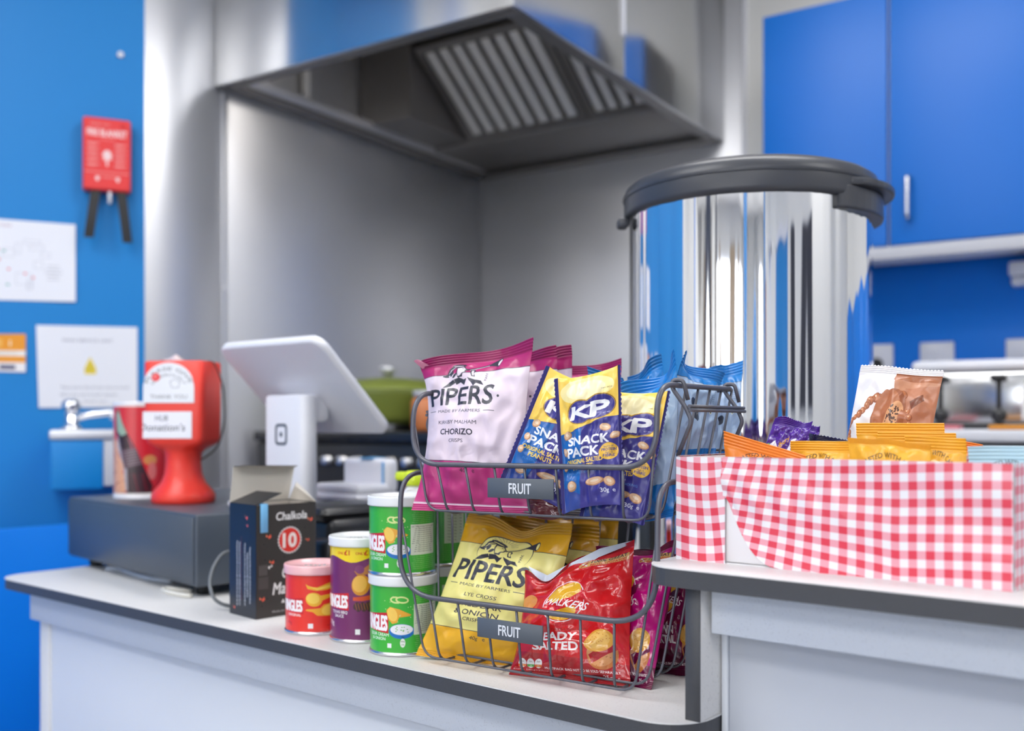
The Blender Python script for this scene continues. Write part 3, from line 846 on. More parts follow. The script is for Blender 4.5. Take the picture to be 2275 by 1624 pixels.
# front of the dining room behind the camera: daylight windows
wf = MB()
wf.box(-3.2, 3.2, -4.7, -4.6, 0, .75); wf.box(-3.2, 3.2, -4.7, -4.6, 2.35, HT)
wx = [-2.65, -2.25, -1.05, -.75, .45, .75, 1.95, 2.4]
for i in range(0, 8, 2): wf.box(wx[i], wx[i + 1], -4.7, -4.6, .75, 2.35)
struct('wall_front', wf, white_wall_m)
pane_m = mat('frosted_daylight_pane', (1, 1, 1, 1), .6, emit=(.95, .98, 1, 1), emit_s=WINDOW_W)
for i in (1, 3, 5):
    x0, x1 = wx[i], wx[i + 1]
    w = empty('window_%d' % (i // 2 + 1), ((x0 + x1) / 2, -4.65, .75), 0, kind='structure')
    h = (x1 - x0) / 2
    MB().box(-h, h, -.01, .0, 0, 1.6).obj('pane', pane_m, w)
    fm = MB()
    for q in ((-h, -h + .05, 0, 1.6), (h - .05, h, 0, 1.6), (-h, h, 0, .05), (-h, h, 1.55, 1.6), (-.02, .02, 0, 1.6)): fm.box(q[0], q[1], 0, .05, q[2], q[3], .004)
    fm.obj('window_frame', white_plastic, w)
# a blue door and a dark notice board on the right-hand wall of the dining room
d1 = empty('door_1', (2.4, -1.3, 0), -PI / 2, kind='structure')
MB().box(-.45, .45, -.045, 0, 0, 2.05, .004).obj('door_leaf', blue_wall_m, d1)
MB().box(-.52, -.45, -.06, 0, 0, 2.1).box(.45, .52, -.06, 0, 0, 2.1).box(-.52, .52, -.06, 0, 2.05, 2.12).obj('door_frame', white_plastic, d1)
# curtains, a timber door and a pillar of the dining room: seen only as streaks in the mirror-polished urn
cur_m = mat('beige_curtain', rgb(206, 186, 160), .8)
for k, (xc, c) in enumerate(((-.90, 0), (.60, 0), (-2.45, 0))):
    e = empty('curtain', (xc, -4.58, 2.42), 0, ('beige curtain between the left and middle windows', 'beige curtain between the middle and right windows', 'beige curtain at the corner of the window wall')[k], 'curtain', 'beige curtains')
    MB().grid(lambda i, j: (-.13 + .26 * i, .05 + .025 * math.sin(i * 22), -2.2 * (1 - j)), 40, 2).obj('cloth', cur_m, e)
    MB().tube([(-.16, .05, .01), (.16, .05, .01)], .012).obj('rail', steel, e)
tm = mat('oak_door', rgb(176, 120, 72), .45, noise_amt=.12, noise_scale=6, stretch=(1, 1, .1))
d2 = empty('door_2', (2.4, -3.2, 0), -PI / 2, kind='structure')
MB().box(-.45, .45, -.045, 0, 0, 2.05, .004).obj('door_leaf', tm, d2)
MB().box(-.52, -.45, -.06, 0, 0, 2.1).box(.45, .52, -.06, 0, 0, 2.1).box(-.52, .52, -.06, 0, 2.05, 2.12).obj('door_frame', white_plastic, d2)
struct('wall_pillar', MB().box(1.35, 1.6, -2.3, -2.05, 0, HT), blue_wall_m)
struct('wall_pier', MB().box(-1.7, -1.5, -2.6, -2.4, 0, HT), mat('dark_pier', rgb(70, 76, 92), .5))
nb = empty('notice_board', (2.395, .35, 1.2), -PI / 2, 0 and '', None)
tag(nb, 'dark felt notice board on the white wall opposite the steel cladding', 'notice board')
MB().box(-.5, .5, -.02, 0, 0, .8, .003).obj('felt', mat('dark_felt', rgb(60, 62, 72), .9), nb)
MB().tube([(-.5, -.02, 0), (.5, -.02, 0), (.5, -.02, .8), (-.5, -.02, .8)], .012, 6, closed=True).obj('frame', grey_plastic, nb)

glow = mat('light_diffuser', (1, 1, 1, 1), .5, emit=(1, .985, .96, 1), emit_s=PANEL_W)
lights = [(-.45, 1.5), (-1.2, .1), (1.55, 1.25), (-1.4, -.9), (.7, -.9), (-1.4, -3.0), (.7, -3.0)]  # one panel towards the blue wall is added to brighten the counter's left end
lab = ['flat ceiling light panel nearest the extraction hood', 'flat ceiling light panel added to brighten the left end of the counter',
       'flat ceiling light panel above the blue cabinets side of the kitchen',
       'flat ceiling light panel on the dining side nearest the blue wall', 'flat ceiling light panel on the dining side in line with the counter',
       'flat ceiling light panel by the windows on the blue wall side', 'flat ceiling light panel by the windows on the door side']
for (x, y), l in zip(lights, lab):
    e = empty('ceiling_light', (x, y, HT), 0, l, 'light', 'ceiling light panels')
    MB().box(-.6, .6, -.3, .3, -.022, -.012).obj('diffuser', glow, e)
    MB().box(-.62, -.6, -.32, .32, -.03, 0).box(.6, .62, -.32, .32, -.03, 0).box(-.6, .6, -.32, -.3, -.03, 0).box(-.6, .6, .3, .32, -.03, 0).obj('frame', white_plastic, e)

# ================================================================== THE SERVING COUNTER
def slab(name, x0, x1, y0, y1, z0, z1, r, label, corners=(1, 0, 0, 0)):
    """worktop with rounded front corners: laminate top plus charcoal edge band"""
    e = empty(name, uv(0, 0), CY, label, 'worktop')
    out = []
    for (cx, cy, a0, rd) in ((x0, y0, 180, corners[0]), (x1, y0, 270, corners[1]), (x1, y1, 0, corners[2]), (x0, y1, 90, corners[3])):
        if rd:
            sx = 1 if cx == x0 else -1; sy = 1 if cy == y0 else -1
            for k in range(9):
                a = R(a0 + 90 * k / 8); out.append((cx + sx * r + r * math.cos(a), cy + sy * r + r * math.sin(a)))
        else: out.append((cx, cy))
    MB().prism([(p[0], p[1]) for p in out], z1 - .0012, z1).obj('laminate_top', white_lam, e)
    g = .0004
    o2 = [(p[0] + (g if p[0] < (x0 + x1) / 2 else -g), p[1] + (g if p[1] < (y0 + y1) / 2 else -g)) for p in out]
    MB().prism(o2, z0, z1 - .0012, smooth=False).obj('edge_band', edge_dark, e)
    return e
slab('lower_worktop', -1.715, -.414, .730, 1.47, CT - .0165, CT, .045, 'long low white speckled worktop with charcoal edge carrying the wire baskets', (1, 1, 0, 0))
slab('raised_worktop', -.472, .60, .745, 1.095, ST - .0165, ST, .034, 'short raised white worktop with dark edge under the gingham box', (1, 0, 0, 1))
ep = empty('shelf_support', uv(0, 0), CY, 'upright white end board with charcoal front edging holding up the raised worktop', 'support board')
MB().box(-.4295, -.4155, .7565, 1.085, CT, ST - .0165, .0005, 1).obj('board', white_lam, ep)
MB().box(-.4297, -.4153, .755, .7565, CT, ST - .0165, .0005, 1).obj('edge_strip', edge_dark, ep)
lc = empty('lower_cabinet', uv(0, 0), CY, 'long white counter base below the lower worktop', 'cabinet')
MB().box(-1.644, -.4155, .755, .769, -.320, CT - .0165, .001).obj('fascia', grey_fascia, lc)
MB().box(-1.605, -.4155, .771, .785, -CZ + .08, -.320, .001).obj('front_panel', white_panel, lc)
MB().box(-1.640, -1.606, .7695, .81, -CZ, -.320, .001).obj('corner_post', white_lam, lc)
MB().box(-1.640, -1.626, .81, 1.42, -CZ, CT - .0165, .001).obj('end_panel', blue_low_m, lc)
MB().box(-1.60, -.42, .80, .81, -CZ, -CZ + .08).obj('plinth', black_plastic, lc)
rc = empty('raised_cabinet', uv(0, 0), CY, 'taller white counter base below the raised worktop', 'cabinet')
MB().box(-.4105, .55, .766, .782, -.180, ST - .0165, .001).obj('fascia', grey_fascia, rc)
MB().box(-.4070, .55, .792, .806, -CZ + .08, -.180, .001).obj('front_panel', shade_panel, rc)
MB().box(-.4135, -.4075, .790, 1.085, -CZ, ST - .017, .001).obj('end_panel', white_panel, rc)
MB().box(-.40, .55, .82, .83, -CZ, -CZ + .08).obj('plinth', black_plastic, rc)

# ================================================================== EXTRACTION HOOD
HZ = CZ + .85
hood = empty('extraction_hood', (-1.555, 2.29, HZ), 0, 'large stainless steel extraction hood in the corner above the black cooker', 'extraction hood')
def hb(x0, x1, y0, y1, z0, z1, bev=.002):   # room coordinates -> hood coordinates
    return MB().box(x0 + 1.555, x1 + 1.555, y0 - 2.29, y1 - 2.29, z0 - .85, z1 - .85, bev)
zt = HT - CZ
hb(-2.0, -1.10, 1.70, 1.71, .85, zt).obj('front_panel', steel_hood, hood)
sp = hb(-1.11, -1.10, 1.71, 2.195, .85, zt).obj('side_panel', steel_hood, hood)
hb(-1.11, -1.10, 2.20, 2.873, .85, zt).obj('side_panel', steel_hood, hood)
hb(-1.103, -1.097, 2.193, 2.202, .95, zt, .001).obj('seam_cover', white_plastic, hood)
for q in ((-1.99, -1.11, 1.71, 1.745), (-1.145, -1.11, 1.745, 2.84), (-1.99, -1.955, 1.745, 2.84), (-1.99, -1.11, 2.84, 2.873)):
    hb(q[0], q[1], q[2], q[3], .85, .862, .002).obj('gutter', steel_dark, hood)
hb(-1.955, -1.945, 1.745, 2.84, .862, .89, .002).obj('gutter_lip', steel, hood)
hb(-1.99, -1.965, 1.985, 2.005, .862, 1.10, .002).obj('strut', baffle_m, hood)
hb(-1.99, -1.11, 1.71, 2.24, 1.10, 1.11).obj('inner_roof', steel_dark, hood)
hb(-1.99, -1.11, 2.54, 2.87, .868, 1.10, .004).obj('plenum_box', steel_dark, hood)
def filt(a0, a1, n):
    fl = MB(); y0, z0, y1, z1 = 2.25, 1.085, 2.525, .888
    M = Matrix.Translation((1.555, -2.29, -.85))
    ang = math.atan2(z1 - z0, y1 - y0); L = math.hypot(y1 - y0, z1 - z0)
    T = M @ Matrix.Translation((0, y0, z0)) @ Matrix.Rotation(ang, 4, 'X')
    fl.box(a0, a0 + .02, 0, L, -.02, .012, M=T).box(a1 - .02, a1, 0, L, -.02, .012, M=T)
    fl.box(a0 + .02, a1 - .02, 0, .02, -.02, .012, M=T).box(a0 + .02, a1 - .02, L - .02, L, -.02, .012, M=T).box(a0 + .02, a1 - .02, .02, L - .02, .008, .012, M=T)
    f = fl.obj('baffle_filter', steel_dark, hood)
    w = (a1 - a0 - .04) / n
    for k in range(n):
        x = a0 + .02 + w * (k + .5)
        MB().box(x - w * .31, x + w * .31, .02, L - .02, -.024, -.012, .004, M=T).obj('baffle_slat', baffle_m, f)
filt(-1.79, -1.37, 8); filt(-1.365, -1.115, 5)
MB().box(-.10, .40, -.56, -.50, .236, .248, .004).obj('added_hood_glow', mat('hood_fill_glow', (1, 1, 1, 1), .4, emit=(1, .94, .86, 1), emit_s=13), hood)  # unseen glowing strip added under the inner roof to brighten the filter slats
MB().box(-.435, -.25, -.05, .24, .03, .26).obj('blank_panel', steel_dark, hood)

# ================================================================== COOKER CORNER
ck = empty('cooker', (-1.50, 2.25, 0), 0, 'black range cooker with a row of metal knobs below the hood', 'cooker')
MB().box(-.46, .46, -.45, .58, .05, 1.11, .01).obj('body', black_plastic, ck)
MB().box(-.46, .46, -.46, .58, 1.11, 1.135, .005).obj('hob', mat('hob_enamel', rgb(36, 36, 38), .18), ck)
MB().box(-.42, .42, -.47, -.452, .55, .93, .006).obj('oven_door', mat('oven_glass', rgb(24, 24, 28), .1), ck)
MB().tube(fillet([(-.36, -.455, .965), (-.36, -.50, .965), (.36, -.50, .965), (.36, -.455, .965)], .02), .009).obj('door_handle', steel, ck)
for i in range(15):
    x = -.35 + i * .050
    k = MB().lathe([(.013, 0), (.015, .004), (.012, .007), (.011, .020), (.009, .022), (0, .022)], 16, Matrix.Translation((x, -.452, 1.065)) @ Matrix.Rotation(PI / 2, 4, 'X')).obj('knob', tin_m, ck)
for (x, y) in ((-.22, -.1), (.22, -.1), (-.22, .3), (.22, .3)):
    MB().lathe([(.02, 1.135), (.055, 1.137), (.055, 1.150), (.02, 1.152)], 20, Matrix.Translation((x, y, 0))).obj('burner', black_plastic, ck)
gm = mat('olive_enamel', rgb(128, 140, 62), .35)
pan = empty('casserole', (-1.70, 2.02, 1.152), 0, 'olive green lidded casserole on the hob behind the till screen', 'casserole')
MB().lathe([(.15, 0), (.165, .02), (.168, .075), (.172, .08), (.165, .082), (.0, .082)], 36).obj('pot', gm, pan)
MB().lathe([(.172, .082), (.168, .092), (.10, .115), (.03, .122), (0, .122)], 36).obj('lid', gm, pan)
MB().lathe([(.012, .12), (.012, .135), (.024, .14), (.022, .152), (0, .154)], 20).obj('knob', steel, pan)
for s in (-1, 1): MB().tube(fillet([(s * .160, -.035, .06), (s * .205, -.035, .062), (s * .205, .035, .062), (s * .160, .035, .06)], .02), .008).obj('handle', gm, pan)
og = empty('orange_jar', (-1.50, 1.92, 1.136), 0, 'small orange jar on the hob beside the green casserole', 'jar')
MB().lathe([(.03, 0), (.034, .006), (.034, .07), (.026, .082)], 24).obj('jar_body', mat('orange_glaze', rgb(214, 130, 80), .4), og)
MB().lathe([(.029, .082), (.029, .098), (0, .099)], 24).obj('lid', grey_plastic, og)

# ================================================================== BLUE WALL CABINETS AND THE FAR WORK AREA
WB = 2.55
wc = empty('wall_cabinet', (-.873, WB, CZ + .435), 0, 'bright blue double wall cabinet high up to the right of the hood', 'cabinet')
MB().box(0, .636, .02, .32, 0, .63, .002).obj('carcass', white_card, wc)
for i in range(2):
    d = MB().box(.002 + i * .318, .314 + i * .318, 0, .018, -.0, .63, .002).obj('door', blue_door_m, wc)
    if i == 1: MB().tube(fillet([(i * .318 + .048, .0, .06), (i * .318 + .048, -.028, .06), (i * .318 + .048, -.028, .16), (i * .318 + .048, .0, .16)], .012), .0055).obj('handle', tin_m, d)
wc2 = empty('wall_cabinet', (-.233, WB, CZ + .435), 0, 'blue wall cabinet cut by the right edge of the view', 'cabinet')
MB().box(0, .60, .02, .32, 0, .63, .002).obj('carcass', white_card, wc2)
MB().box(.002, .598, 0, .018, 0, .63, .002).obj('door', blue_door_m, wc2)
MB().box(-.873, .37, WB + .004, WB + .022, CZ + .402, CZ + .4345, .002).obj('pelmet', grey_plastic).name = 'pelmet'
tag(bpy.data.objects['pelmet'], 'pale grey pelmet strip along the underside of the blue wall cabinets', 'pelmet')
def socket(x, z, w, h, label, holes=True):
    e = empty('power_socket', (x, BB, CZ + z), 0, label, 'socket', 'sockets on the blue splashback')
    MB().box(-w / 2, w / 2, -.01, 0, -h / 2, h / 2, .003).obj('plate', white_plastic, e)
    if holes:
        MB().cyl(0, 0, 0, .004, .017, 20, M=Matrix.Translation((0, -.010, -.012)) @ Matrix.Rotation(PI / 2, 4, 'X')).obj('outlet', black_rubber, e)
    else: MB().box(-.008, .008, -.015, -.01, -.012, .012, .002).obj('switch', white_plastic, e)
    return e
socket(-.655, .175, .086, .086, 'white socket with a dark round outlet beside the urn', True)
socket(-.500, .175, .086, .086, 'white switch plate on the blue splashback above the toaster end', False)
socket(-.290, .175, .086, .086, 'white socket above the middle of the toaster', False)
pd = empty('paper_dispenser', (-.20, BB, CZ + .38), 0, 'white wall dispenser under the pelmet at the right edge', 'dispenser')
MB().box(-.12, .12, -.07, 0, -.006, .03, .006).obj('cover', white_plastic, pd)
MB().box(-.115, .12, -.06, 0, -.03, -.008, .006).obj('base', white_plastic, pd)

ap = empty('dishwasher', (0, 2.30, 0), 0, 'dark fronted dishwasher with a white top below the toaster', 'dishwasher')
MB().box(-.80, .75, .012, .56, .05, CZ - .040, .004).obj('body', black_plastic, ap)
MB().box(-.80, .75, .0, .57, CZ - .040, CZ - .0135, .004).obj('top', white_plastic, ap)
MB().box(-.78, .73, .004, .012, CZ - .14, CZ - .05, .002).obj('control_strip', grey_plastic, ap)
ts = empty('toaster', (-.33, 2.50, CZ - .0135), 0, 'long four slot steel toaster under the blue splashback', 'toaster')
MB().box(-.145, .205, -.075, .085, .006, .130, .012, 3).obj('shell', steel_hood, ts)
MB().box(-.150, .210, -.070, .080, .128, .156, .012, 3).obj('top_cover', white_plastic, ts)
MB().box(-.15, .21, -.08, .09, .0, .014, .004).obj('base', black_plastic, ts)
for x in (-.085, .035, .15):
    MB().box(x - .005, x + .005, -.0775, -.074, .045, .115, .001).obj('lever_slot', black_rubber, ts)
    MB().box(x - .016, x + .016, -.094, -.076, .108, .120, .003).obj('lever', black_plastic, ts)
    MB().lathe([(.016, 0), (.016, .006), (.012, .014), (0, .014)], 18, Matrix.Translation((x, -.075, .03)) @ Matrix.Rotation(PI / 2, 4, 'X')).obj('dial', black_plastic, ts)
MB().box(.08, .10, -.0765, -.075, .02, .10, .0005).obj('printed_mark', white_plastic, ts)
for (x0, x1, y0, y1, c, n, l) in ((-.42, -.36, -.02, .05, (214, 120, 130), 'pink_packet', 'small pink packet on the white top in front of the toaster'),
                               (-.30, .05, -.03, .04, (244, 160, 50), 'orange_booklet', 'orange booklet on the white top in front of the toaster')):
    tag(MB().box(x0, x1, 2.33 + y0, 2.33 + y1, CZ - .0135, CZ - .004, .002).obj(n, mat(n, rgb(*c), .5)), l, 'booklet' if 'book' in n else 'packet')

# ================================================================== THINGS ON THE BLUE WALL
fb = wallthing('fire_blanket', 0, 'red fire blanket case with two hanging black pull tapes on the blue wall', 'fire blanket')
x0, z1 = onbw(184, 256, .035); x1, z0 = onbw(291, 428, .035)
MB().box(x0, x1, -.035, 0, z0, z1, .005).obj('case', mat('red_case', rgb(238, 52, 52), .45), fb)
MB().grid(lambda i, j: (x0 + .003 + (x1 - x0 - .006) * i, -.0353, z0 + .004 + (z1 - z0 - .008) * j), 2, 2).obj('printed_front', printed('blanket_print', art_blanket(), .45), fb)
for (xa, ya, xb, yb) in ((213, 428, 197, 528), (268, 428, 283, 540)):
    a = onbw(xa, ya, .03); b = onbw(xb, yb, .03)
    MB().grid(lambda i, j: (a[0] + (b[0] - a[0]) * j + (i - .5) * .021, -.028 - .008 * math.sin(j * 2.4) - .003 * (i - .5), a[1] + .012 + (b[1] - a[1] - .012) * j), 2, 8).obj('pull_tape', black_rubber, fb)
a = onbw(244, 445, .03)
MB().tube([(a[0], -.028, a[1] + .02), (a[0], -.03, a[1] - .008)], .004).obj('safety_tag', white_plastic, fb)
def sheet(name, q, art, label, cat, off=.0015, curl=.004):
    e = wallthing(name, off, label, cat)
    P = [onbw(x, y, off) for x, y in q]     # TL TR BR BL
    def fn(i, j):
        tx = P[0][0] + (P[1][0] - P[0][0]) * i; tz = P[0][1] + (P[1][1] - P[0][1]) * i
        bx = P[3][0] + (P[2][0] - P[3][0]) * i; bz = P[3][1] + (P[2][1] - P[3][1]) * i
        return (bx + (tx - bx) * j, -curl * abs(2 * i - 1) ** 3 * (1 - j) - .0005, bz + (tz - bz) * j)
    MB().grid(fn, 12, 8).obj('sheet', printed(name + '_print', art, .6), e)
    return e
sheet('site_plan', ((-110, 478), (168, 499), (168, 671), (-110, 664)), art_plan(), 'white paper floor plan pinned below the fire blanket', 'plan')
ns = sheet('notice', ((80, 722), (305, 727), (305, 905), (86, 906)), art_notice(), 'white notice with a small yellow symbol above the wash basin', 'notice')
sheet('leaflet', ((-60, 742), (57, 742), (57, 827), (-60, 824)), art_leaflet(), 'orange leaflet on the blue wall left of the white notice', 'leaflet')
x, z = onbw(268, 119, .01)
wh = wallthing('wall_screw', 0, 'small white screw cap high on the blue wall above the fire blanket', 'screw')
MB().cyl(0, 0, 0, .006, .007, 14, M=Matrix.Translation((x, 0, z)) @ Matrix.Rotation(PI / 2, 4, 'X')).obj('cap', white_plastic, wh)
# wash basin
off = .16
bs = wallthing('wash_basin', off, 'small wall mounted wash basin with a chrome tap behind the drinks tin', 'basin')
x0, z1 = onbw(112, 955, off); x1, z0 = onbw(250, 1086, off); x2 = x1 + .10
MB().box(x0 - .003, x2 + .003, -.004, off, z1 - .022, z1, .005).obj('rim', steel, bs)
MB().box(x0, x1 - .018, .0, off, z0, z1 - .022, .003).obj('apron', blue_wall_m, bs)  # steel front painted blue, imitating its reflection of the blue surroundings
MB().box(x1 - .018, x2, .0, off, z0 + .006, z1 - .022, .003).obj('side_panel', grey_plastic, bs)
tx, tz = onbw(158, 940, off)
MB().lathe([(.022, 0), (.022, .006), (.014, .010), (.014, .030), (.010, .034)], 20, Matrix.Translation((tx, .05, z1))).tube(fillet([(tx, .05, z1 + .02), (tx + .03, .03, z1 + .032), (tx + .085, .02, z1 + .038), (tx + .085, .02, z1 + .022)], .014), .008).obj('tap', chrome_tap, bs)
MB().lathe([(.010, .034), (.018, .042), (.020, .056), (.014, .066), (0, .068)], 20, Matrix.Translation((tx, .05, z1))).obj('tap_head', chrome_tap, bs)
# low blue panel at the end of the counter
lp = MB()
pA, pB = uv(-2.10, .55), uv(-2.10, 1.35)
tag(MB().box(-2.115, -2.10, .30, 1.50, -CZ, -.218, .002).obj('low_blue_panel', blue_low_m, loc=uv(0, 0), rz=CY), 'bright blue low panel between the counter end and the blue wall', 'panel')

# ================================================================== URN
UC = uv(-.63, 1.283)
urn = empty('tea_urn', (UC.x, UC.y, CZ + CT), YAW, 'tall mirror-polished catering urn with a grey plastic lid behind the baskets', 'urn')
H0 = .255 + .291
prof = [(.150, .0), (.160, .004), (.160, .035), (.150, .04)]
MB().lathe(prof, 72).obj('base_ring', black_plastic, urn)
b = MB(); nz_, na = 16, 900
def uf(i, j):
    a = i * 2 * PI
    r = .1645 + .00040 * math.sin(a * 9 + 1.1) + .00028 * math.sin(a * 19 + .4 + j * .7) + .00018 * math.sin(a * 37 + j * 1.1) + .00008 * math.sin(a * 71 + 2 - j * .6) + .0004 * math.sin(j * PI)
    return (r * math.cos(a), r * math.sin(a), .04 + (H0 - .04) * j)
b.grid(uf, na, nz_).obj('body', chrome, urn, weld=1e-5)
MB().lathe([(.1640, H0 - .006), (.1715, H0 - .004), (.1725, H0 + .002), (.1725, H0 + .024), (.170, H0 + .034), (.162, H0 + .040), (.152, H0 + .042), (.149, H0 + .045), (.10, H0 + .052), (.05, H0 + .0545), (0, H0 + .0555)], 96, cap=False).obj('lid', lid_m, urn)
MB().lathe([(.1735, H0 + .020), (.1745, H0 + .023), (.1735, H0 + .026)], 96, cap=False).obj('lid_rib', lid_m, urn)
# side grips of the lid: local x = right of the camera, local y = away
ga = R(-27)
g = MB(); G = Matrix.Rotation(ga, 4, 'Z')
def sector(a0, r_in, r_out, r_end, n=16):
    o = [(r_in * math.cos(R(a)), r_in * math.sin(R(a))) for a in np.linspace(a0, -a0, n)]
    p = []
    for a in np.linspace(-a0, a0, n):
        r = r_end + (r_out - r_end) * math.cos(a / a0 * PI / 2) ** .5
        p.append((r * math.cos(R(a)), r * math.sin(R(a))))
    return p + o
g.prism(sector(30, .160, .192, .173), H0 + .008, H0 + .018, M=G)
g.prism(sector(36, .158, .178, .170), H0 - .022, H0 + .008, M=G)
gr = g.obj('lid_grip', lid_m, urn)
md = gr.modifiers.new('bevel', 'BEVEL'); md.width = .003; md.segments = 2
MB().box(-.183, -.168, -.012, .012, H0 - .020, H0 - .006, .004).obj('lid_latch', lid_m, urn)
MB().box(-.172, -.162, -.016, .016, H0 - .30, H0 - .28, .004).obj('handle_boss', lid_m, urn)

# ================================================================== CASH DRAWER AND TILL
dp = uv(-1.272, .823)
DY = CY + R(-6.6)
dr = empty('cash_drawer', (dp.x, dp.y, CZ + CT), DY, 'charcoal metal cash drawer at the left end of the worktop', 'cash drawer')
MB().box(-.495, 0, 0, .43, .016, .122, .003, 2).obj('case', drawer_m, dr)
MB().box(-.492, -.006, -.0025, .0, .020, .117, .0012, 1).obj('drawer_front', drawer_m, dr)
for (x, y) in ((-.445, .03), (-.035, .03), (-.445, .39), (-.035, .39)):
    MB().lathe([(.011, 0), (.014, .016)], 20, Matrix.Translation((x, y, 0))).obj('foot', black_rubber, dr)
DT = CT + .122
def dl(x, y, z=0.0):
    c, s = math.cos(DY), math.sin(DY)
    return Vector((dp.x + x * c - y * s, dp.y + x * s + y * c, CZ + DT + z))
# till: tablet on an upright
TL = px(482, 770, 1.62)
ud = Vector((math.cos(CY), math.sin(CY), 0)); vd = Vector((-math.sin(CY), math.cos(CY), 0))
till = empty('till_stand', (cw(-.348, 1.585).x, cw(-.348, 1.585).y, CZ + DT), CY, 'white tablet till on an upright stand, seen from behind', 'till')
Mi = (Matrix.Translation(till.location) @ Matrix.Rotation(CY, 4, 'Z')).inverted()
dn = (vd * .145 + Vector((0, 0, -.140))); hgt = dn.length; dn.normalize()
nn = ud.cross(-dn); nn.normalize()
MM = Mi @ Matrix((( ud.x, -dn.x, nn.x, TL.x), (ud.y, -dn.y, nn.y, TL.y), (ud.z, -dn.z, nn.z, TL.z), (0, 0, 0, 1)))
sh = rrect(.255, hgt, .022, 8, .1275, -hgt / 2)
inner = rrect(.247, hgt - .008, .019, 8, .1275, -hgt / 2)
MB().loft([[(p[0], p[1], -.010) for p in inner], [(p[0], p[1], -.008) for p in sh], [(p[0], p[1], .001) for p in sh], [(p[0], p[1], .004) for p in inner]], M=MM, smooth=True).obj('tablet_shell', white_plastic, till)
MB().prism(rrect(.232, hgt - .024, .01, 5, .1275, -hgt / 2), -.0112, -.0101, M=MM).obj('screen', mat('tablet_glass', rgb(20, 20, 24), .06), till)
up = MB().prism(rrect(.106, .032, .014, 6, -.006), 0, .178, smooth=True)
u_ = up.obj('upright', white_plastic, till)
md = u_.modifiers.new('bevel', 'BEVEL'); md.width = .006; md.segments = 3; md.limit_method = 'ANGLE'; md.angle_limit = R(50)
sq = rrect(.030, .034, .007, 6); sq2 = rrect(.0215, .0255, .004, 6)
T0 = Matrix.Translation((-.010, -.0166, .115)) @ Matrix.Rotation(PI / 2, 4, 'X')
ring = MB()
bmr = bmesh.new(); o_ = [bmr.verts.new((p[0], p[1], 0)) for p in sq]; i_ = [bmr.verts.new((p[0], p[1], 0)) for p in sq2]
for k in range(len(sq)): bmr.faces.new((o_[k], o_[(k + 1) % len(sq)], i_[(k + 1) % len(sq)], i_[k]))
bmr2 = bmr; ring._take(bmr2, T0)
ring.prism(rrect(.006, .007, .001, 3), 0, .0004, M=T0)
ring.obj('emblem', mat('slate_print', rgb(72, 84, 98), .5), till)
MB().prism(rrect(.10, .08, .02, 6, -.004, .012), 0, .006, smooth=True).obj('base_plate', white_plastic, till)
hg = MB().box(-.036, .036, .0, .045, .135, .178, .008, 3).obj('hinge_block', white_plastic, till)
# card reader dock
dk = empty('card_reader_dock', (cw(-.272, 1.72).x, cw(-.272, 1.72).y, CZ + DT), CY, 'white card reader dock with light blue tape beside the till upright', 'card reader')
MB().box(-.062, .062, -.05, .055, 0, .014, .006, 3).obj('base', white_plastic, dk)
MB().box(-.056, .060, .02, .05, .012, .072, .010, 3).obj('back_rest', white_plastic, dk)
MB().box(-.056, .060, -.045, .03, .012, .030, .008, 3).obj('cradle', white_plastic, dk)
MB().box(-.010, .022, .018, .052, .0716, .0728, .0004, 1).box(.048, .053, .0185, .0197, .02, .066, .0003, 1).obj('blue_tape', mat('blue_tape', rgb(96, 170, 226), .5), dk)
# white cable coil and cream cable end, grey cable
cb = dl(-.06, .10)
e = tag(MB().tube([(cb.x + .016 * math.cos(t * .5), cb.y + .012 * math.sin(t * .5), cb.z + .003 + t * .0003) for t in range(26)], .0025, 6).obj('white_cable', white_plastic), 'loose loop of white cable on the cash drawer top beside the till', 'cable')
p = [px(463 + 55 * math.sin(t / 12 * PI) * 0, 0, 1) for t in range(1)]
cpts = [px(520, 1224, 1.42), px(494, 1228, 1.40), px(472, 1262, 1.385), px(464, 1300, 1.36), px(478, 1338, 1.345), px(520, 1353, 1.36), px(560, 1352, 1.40)]
cpts = [Vector((q.x, q.y, max(q.z, CZ + CT + .003))) for q in cpts]
tag(MB().tube(fillet(cpts, .03), .0026, 7).obj('grey_cable', mat('grey_cable', rgb(112, 116, 120), .4)), 'grey cable looping out between the cash drawer and the black marker box', 'cable')
c2 = [px(425, 1312, 1.49), px(385, 1309, 1.51), px(362, 1313, 1.52), px(366, 1322, 1.49), px(400, 1326, 1.46), px(425, 1325, 1.45)]
c2 = [Vector((q.x, q.y, CZ + CT + .0035)) for q in c2]
tag(MB().tube(fillet(c2, .02), .0032, 7).obj('cream_cable', cream), 'cream cable end lying on the worktop under the cash drawer', 'cable')
c3p = [px(236, 1262, 1.72), px(262, 1256, 1.72), px(320, 1284, 1.62), px(380, 1300, 1.58)]
c3p = [Vector((q.x, q.y, CZ + CT + .004)) for q in c3p]
tag(MB().tube(fillet(c3p, .03), .0038, 7).obj('clear_bag_strip', mat('clear_film', rgb(190, 200, 215), .15, spec=.8)), 'strip of clear plastic lying under the cash drawer', 'plastic strip')
